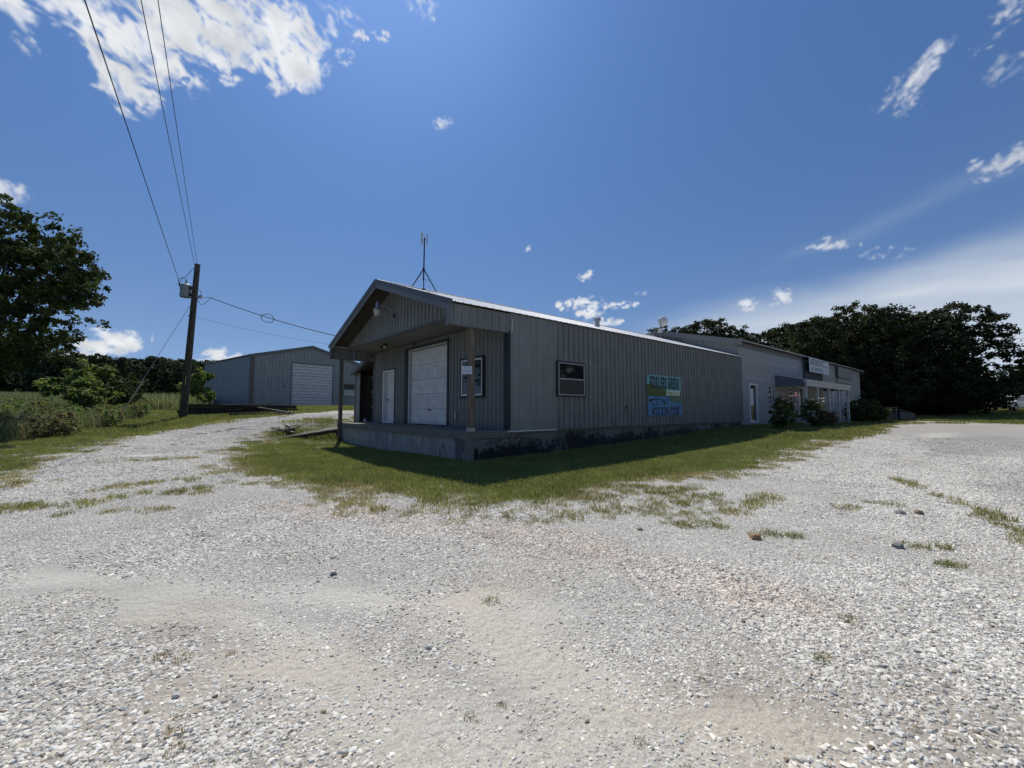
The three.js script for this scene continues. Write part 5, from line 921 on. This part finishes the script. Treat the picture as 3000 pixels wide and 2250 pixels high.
{
  const r = mulberry(900);
  const coarse = [0, 1, 2].map((i) => stoneHeap(560, 0.34, 0.0185, 910 + i)), small = [0, 1, 2].map((i) => stoneHeap(820, 0.34, 0.0128, 920 + i)), wide = [0, 1].map((i) => stoneHeap(1300, 0.75, 0.023, 930 + i));
  const L = [...coarse, ...small, ...wide].map(() => []);
  const step = 0.27;
  for (let z = -24; z < -0.9; z += step) for (let x = z * 1.35 - 1.5; x < -z * 1.35 + 1.5; x += step) {
    const px = x + rr(-0.16, 0.16, r), pz = z + rr(-0.16, 0.16, r), d = Math.hypot(px, pz); if (d < 1.1 || d > 24) continue;
    if (d > 10 && r() < 0.6) continue;
    const { g } = grassAt(px, pz), keep = r(); if (g > 0.3 && keep < (g - 0.3) * 1.7) continue;
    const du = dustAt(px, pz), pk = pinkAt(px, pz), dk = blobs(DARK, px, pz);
    if (du > 0.15 && r() < du * 1.12) continue;
    const big = fbm(px * 0.6 + 31, pz * 0.6, 3) + (px > 1.6 && pz > -3.2 ? 0.12 : 0) + (px < -1.2 && pz > -2.6 ? 0.2 : 0) + pk * 0.4 - du * 0.5;
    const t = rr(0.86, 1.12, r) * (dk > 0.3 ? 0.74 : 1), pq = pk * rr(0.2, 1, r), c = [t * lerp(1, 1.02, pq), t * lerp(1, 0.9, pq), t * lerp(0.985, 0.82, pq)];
    const k = d > 10 ? 6 + ((r() * 2) | 0) : big > 0.56 ? (r() * 3) | 0 : 3 + ((r() * 3) | 0);
    L[k].push([px, land(px, pz) - 0.003, pz, r() * 6.28, rr(0.85, 1.15, r), c, slope(px, pz)]);
  }
  [...coarse, ...small, ...wide].forEach((g, i) => scatter('gravel', ['coarse broken grey white gravel stones', 'fine grey white gravel chips', 'loose pale gravel farther across the lot'][i < 3 ? 0 : i < 6 ? 1 : 2], 'gravel', g, stoneMat, L[i]));
  // single rocks one can pick out
  const rockG = (seed, s) => { s *= 0.62; const g = new THREE.IcosahedronGeometry(1, 1), p = g.attributes.position, q = mulberry(seed), o = [q() * 9, q() * 9]; for (let i = 0; i < p.count; i++) { const v = new THREE.Vector3().fromBufferAttribute(p, i), k = 0.55 + 0.9 * fbm(v.x * 2.2 + o[0], v.y * 2.2 + v.z * 1.7 + o[1], 2); p.setXYZ(i, v.x * k, Math.max(-0.5, v.y * k * 0.6), v.z * k * 0.75); } g.computeVertexNormals(); return g.scale(s, s, s); };
  const rocks = [[2.63, -4.62, 0.1, [0.34, 0.2, 0.11], 'orange brown rock lying on the gravel near the weeds'], [1.48, -4.94, 0.055, [0.36, 0.23, 0.14], 'small orange pebble on the gravel before the sparse grass'], [5.43, -5.7, 0.1, [0.3, 0.22, 0.15], 'brown rock beside a flat grey stone'], [5.2, -5.72, 0.1, [0.36, 0.35, 0.33], 'flat grey stone beside the brown rock'], [3.96, -4.4, 0.09, [0.27, 0.27, 0.26], 'grey rock beside a tiny weed tuft'], [-1.53, -3.69, 0.05, [0.22, 0.22, 0.22], 'dark grey stone alone on the smooth gravel'], [-1.68, -2.19, 0.032, [0.6, 0.6, 0.6], 'white stone among coarse gravel'], [-0.5, -2.6, 0.03, [0.6, 0.59, 0.56], 'pale stone on the dusty track']];
  rocks.forEach(([x, z, s, c, label], i) => tag(mesh('rock', rockG(40 + i, s), mat(c, { roughness: 0.95, map: fine })), label, 'rock').position.set(x, land(x, z) + s * 0.2, z));
  // dry twigs and stems on the dusty track
  const tw = []; for (let i = 0; i < 70; i++) { const x = rr(-1.2, 1.6, r), z = rr(-2.3, -1.5, r), a = r() * 6.28, l = rr(0.02, 0.08, r), y = land(x, z) + 0.008; tw.push(bar([x, y, z], [x + Math.cos(a) * l, y + rr(0, 0.012, r), z + Math.sin(a) * l], 0.001, 0.0006, 4)); }
  tag(mesh('dry_stems', merge(tw), mat([0.11, 0.085, 0.055], { roughness: 0.95 })), 'dry grass stems strewn over the dusty track', 'twigs', undefined, 'stuff');
}

// ---------------------------------------------------------------- grass
function tuft(n, rad, h, w, seed, lean = 0.5, cols) {
  const r = mulberry(seed), P = [], C = [], I = []; let v = 0;
  for (let i = 0; i < n; i++) {
    const d = rad * Math.sqrt(r()), a = r() * 6.283, x = Math.cos(a) * d, z = Math.sin(a) * d, hh = h * rr(0.45, 1.15, r), la = r() * 6.283, ln = lean * hh * rr(0.1, 1, r), ww = w * rr(0.7, 1.3, r) / 2, fa = r() * 6.283, fx = Math.cos(fa) * ww, fz = Math.sin(fa) * ww, lx = Math.cos(la) * ln, lz = Math.sin(la) * ln, c = cols[(r() * cols.length) | 0], t = rr(0.75, 1.25, r);
    P.push(x - fx, -0.01, z - fz, x + fx, -0.01, z + fz, x + lx * 0.35 + fx * 0.8, hh * 0.6, z + lz * 0.35 + fz * 0.8, x + lx * 0.35 - fx * 0.8, hh * 0.6, z + lz * 0.35 - fz * 0.8, x + lx, hh * 0.95, z + lz);
    for (let k = 0; k < 5; k++) C.push(c[0] * t, c[1] * t, c[2] * t);
    I.push(v, v + 1, v + 2, v, v + 2, v + 3, v + 3, v + 2, v + 4); v += 5;
  }
  const g = new THREE.BufferGeometry(); g.setAttribute('position', new THREE.Float32BufferAttribute(P, 3)); g.setAttribute('color', new THREE.Float32BufferAttribute(C, 3)); g.setIndex(I); g.computeVertexNormals(); return g;
}
const grassMat = new THREE.MeshPhysicalMaterial({ color: 0xffffff, roughness: 0.9, specularIntensity: 0.4, vertexColors: true, side: THREE.DoubleSide, transmission: 0.5, thickness: 0 });
{
  const r = mulberry(500), green = [[0.205, 0.25, 0.055], [0.165, 0.215, 0.042], [0.265, 0.28, 0.08], [0.30, 0.275, 0.11]], dry = [[0.30, 0.265, 0.12], [0.25, 0.235, 0.09], [0.20, 0.215, 0.06], [0.38, 0.34, 0.20]];
  const lawn = [0, 1, 2].map((i) => tuft(120, 0.2, 0.075, 0.007, 510 + i, 0.9, green)), thin = [0, 1].map((i) => tuft(120, 0.2, 0.06, 0.007, 520 + i, 1.1, [...dry, ...dry, ...green])), weed = [0, 1].map((i) => tuft(60, 0.13, 0.085, 0.007, 525 + i, 1.2, [...green, [0.2, 0.21, 0.06], [0.30, 0.265, 0.12]]));
  const far = [0, 1].map((i) => tuft(150, 0.6, 0.14, 0.02, 530 + i, 0.7, green));
  const L = { lawn: [[], [], []], thin: [[], []], weed: [[], []], far: [[], []] };
  const inside = (x, z) => { // under the buildings
    const dx = x - AX, dz = z - AZ, u = dx * Math.cos(TURN) - dz * Math.sin(TURN), v = -(dx * Math.sin(TURN) + dz * Math.cos(TURN)); if (u > -0.03 && u < 42.5 && v > 0.05 && v < 11.8) return true;
    const a = R(52), ex = x + 21.26, ez = z + 34, p = ex * Math.cos(a) - ez * Math.sin(a), q = -(ex * Math.sin(a) + ez * Math.cos(a)); return p > 0 && p < 10 && q > 0 && q < 11.2;
  };
  const st = 0.17;
  for (let z = -23; z < -1; z += st) for (let x = Math.max(-24, z * 1.3 - 1); x < Math.min(20, -z * 1.3 + 1); x += st) {
    const px = x + rr(-0.1, 0.1, r), pz = z + rr(-0.1, 0.1, r), d = Math.hypot(px, pz); if (inside(px, pz)) continue;
    const { g, sd, lawn: lw } = grassAt(px, pz); if (g < 0.06 || r() > 0.15 + g * 1.1) continue;
    if (d > 14 && r() < 0.45) continue;
    const dryness = clamp(sstep(0.95, 0.35, lw) * 0.9 + 1.3 * (fbm(px * 0.8 + 90, pz * 0.8, 3) - 0.55)), y = land(px, pz);
    const w = blobs(WEEDS, px, pz) > 0.25 && lw < 0.4, t = rr(0.8, 1.2, r), mo = 0.78 + 0.5 * fbm(px * 2.1 + 4, pz * 2.1 + 40, 3), c = [t * mo * lerp(0.98, 1.12, dryness), t * mo, t * mo * lerp(0.95, 1.05, dryness)];
    if (w) L.weed[(r() * 2) | 0].push([px, y, pz, r() * 6.28, rr(0.5, 1.1, r) * (d < 3.4 ? 0.45 : d < 6 ? 0.75 : 1), c]);
    else if (dryness > 0.45 || g < 0.5) L.thin[(r() * 2) | 0].push([px, y, pz, r() * 6.28, rr(0.6, 1.15, r), c]);
    else L.lawn[(r() * 3) | 0].push([px, y, pz, r() * 6.28, rr(0.75, 1.2, r), c]);
  }
  for (const [x, z, k, br] of [[2.25, -2.91, 0.5, 0], [2.3, -2.95, 0.4, 1], [1.74, -2.46, 0.5, 0], [1.8, -2.5, 0.35, 1], [-2.02, -2.52, 0.5, 1], [-1.9, -2.5, 0.45, 1], [-1.64, -2.55, 0.3, 1], [-1.5, -1.94, 0.45, 1], [-1.42, -1.86, 0.4, 1], [-1.55, -2.05, 0.3, 1], [0.55, -1.9, 0.3, 0], [0.7, -1.75, 0.3, 0], [-0.2, -2.05, 0.3, 0], [-0.05, -2.12, 0.25, 0], [4.2, -4.4, 0.8, 0], [4.4, -4.36, 0.7, 0], [3.96, -3.94, 0.7, 0], [2.9, -4.75, 0.9, 0], [3.1, -4.7, 0.8, 0], [1.0, -2.3, 0.25, 0], [1.9, -1.9, 0.3, 1], [0.2, -4.4, 0.3, 0], [3.1, -2.6, 0.3, 0]])
    L.weed[(r() * 2) | 0].push([x, land(x, z), z, r() * 6.28, k * 0.8, br ? [1.05, 0.72, 0.6] : [0.75, 0.75, 0.75]]);
  for (let i = 0; i < 9000; i++) {
    const z = -rr(14, 60, r), x = rr(-1.3, 1.3, r) * -z; if (Math.hypot(x, z) < 19 || inside(x, z)) continue; const { g, lawn: lw } = grassAt(x, z); if (r() > g) continue;
    if (x < -16 && z < -14 && sdPoly([[-15.5, -13], [-15.6, -14.9], [-17.4, -18.3], [-24, -28], [-24, -60], [-80, -60], [-80, -13]], x, z) > 0) continue;
    const t = rr(0.8, 1.2, r), dr = clamp(sstep(1, 0.5, lw)); L.far[(r() * 2) | 0].push([x, land(x, z), z, r() * 6.28, rr(0.7, 1.2, r), [t * lerp(1, 1.12, dr), t, t]]);
  }
  lawn.forEach((g, i) => scatter('lawn_grass', 'short green lawn grass round the dock and drive', 'grass', g, grassMat, L.lawn[i]));
  thin.forEach((g, i) => scatter('dry_grass', 'thin dry yellowing grass straggling into the gravel', 'grass', g, grassMat, L.thin[i]));
  weed.forEach((g, i) => scatter('weed_tufts', 'green weed tufts growing through the gravel', 'weeds', g, grassMat, L.weed[i]));
  far.forEach((g, i) => scatter('meadow_grass', 'mown grass farther off round the barn and trees', 'grass', g, grassMat, L.far[i]));
  // tall weeds before the maple, and the pale rank field behind
  const tall = [0, 1].map((i) => tuft(70, 0.45, 0.8, 0.018, 540 + i, 0.8, [[0.19, 0.22, 0.085], [0.16, 0.2, 0.065], [0.25, 0.26, 0.14], [0.13, 0.16, 0.06]])), rank = [0, 1].map((i) => tuft(130, 1.1, 1.05, 0.05, 545 + i, 0.4, [[0.2, 0.23, 0.10], [0.17, 0.2, 0.085], [0.24, 0.26, 0.13]]));
  const A = [[], []], B = [[], []], TW = [[-15.0, -12.4], [-15.6, -14.9], [-17.4, -18.3], [-21, -23.5], [-26, -29], [-40, -30], [-40, -12]], PF = [[-24.5, -27.5], [-24.5, -33], [-34, -46], [-40, -56], [-16, -62], [10, -90], [-30, -118], [-240, -118], [-160, -60], [-60, -32]];
  for (let z = -31; z < -12; z += 0.42) for (let x = -40; x < -14; x += 0.42) { const px = x + rr(-0.2, 0.2, r), pz = z + rr(-0.2, 0.2, r); if (Math.abs(px) > -pz * 1.7 + 2 || sdPoly(TW, px, pz) + 0.5 * (fbm(px, pz, 2) - 0.5) < 0) continue; A[(r() * 2) | 0].push([px, land(px, pz), pz, r() * 6.28, rr(0.6, 1.1, r), [1, 1, 1].map(() => rr(0.85, 1.15, r))]); }
  for (let i = 0; i < 19000; i++) { const z = -Math.sqrt(rr(27 * 27, 118 * 118, r)), x = rr(-1.75, -0.3, r) * -z; if (sdPoly(PF, x, z) < 0 || inside(x, z)) continue; const t = rr(0.8, 1.25, r); B[(r() * 2) | 0].push([x, land(x, z), z, r() * 6.28, rr(0.7, 1.15, r), [t, t, t * 0.95]]); }
  const leafy = [0, 1].map((i) => foliage([[0, 0.45, 0, 0.3, 0.45, 0.3], [0.1, 0.8, 0, 0.18, 0.25, 0.18]], 26, 16, 0.09, 0.075, 560 + i, [[0.17, 0.21, 0.065], [0.14, 0.18, 0.05], [0.23, 0.25, 0.10]], { shell: 0.2 })), LW = [[], []];
  for (let i = 0; i < 420; i++) { const z = -rr(12.5, 30, r), x = rr(-1.32, -0.72, r) * -z; if (sdPoly(TW, x, z) + 0.5 < 0) continue; LW[(r() * 2) | 0].push([x, land(x, z), z, r() * 6.28, rr(0.45, 1.0, r), [1, 1, 1].map(() => rr(0.8, 1.25, r))]); }
  leafy.forEach((g, i) => scatter('leafy_weeds', 'broad leaved weeds mixed through the rank growth before the tree', 'weeds', g, grassMat, LW[i]));
  tall.forEach((g, i) => scatter('tall_weeds', 'rank dark green weeds standing before the overhanging tree', 'weeds', g, grassMat, A[i]));
  rank.forEach((g, i) => scatter('field_growth', 'pale green unmown field growth reaching to the far wood', 'field', g, grassMat, B[i]));
}

renderer.render(scene, camera);
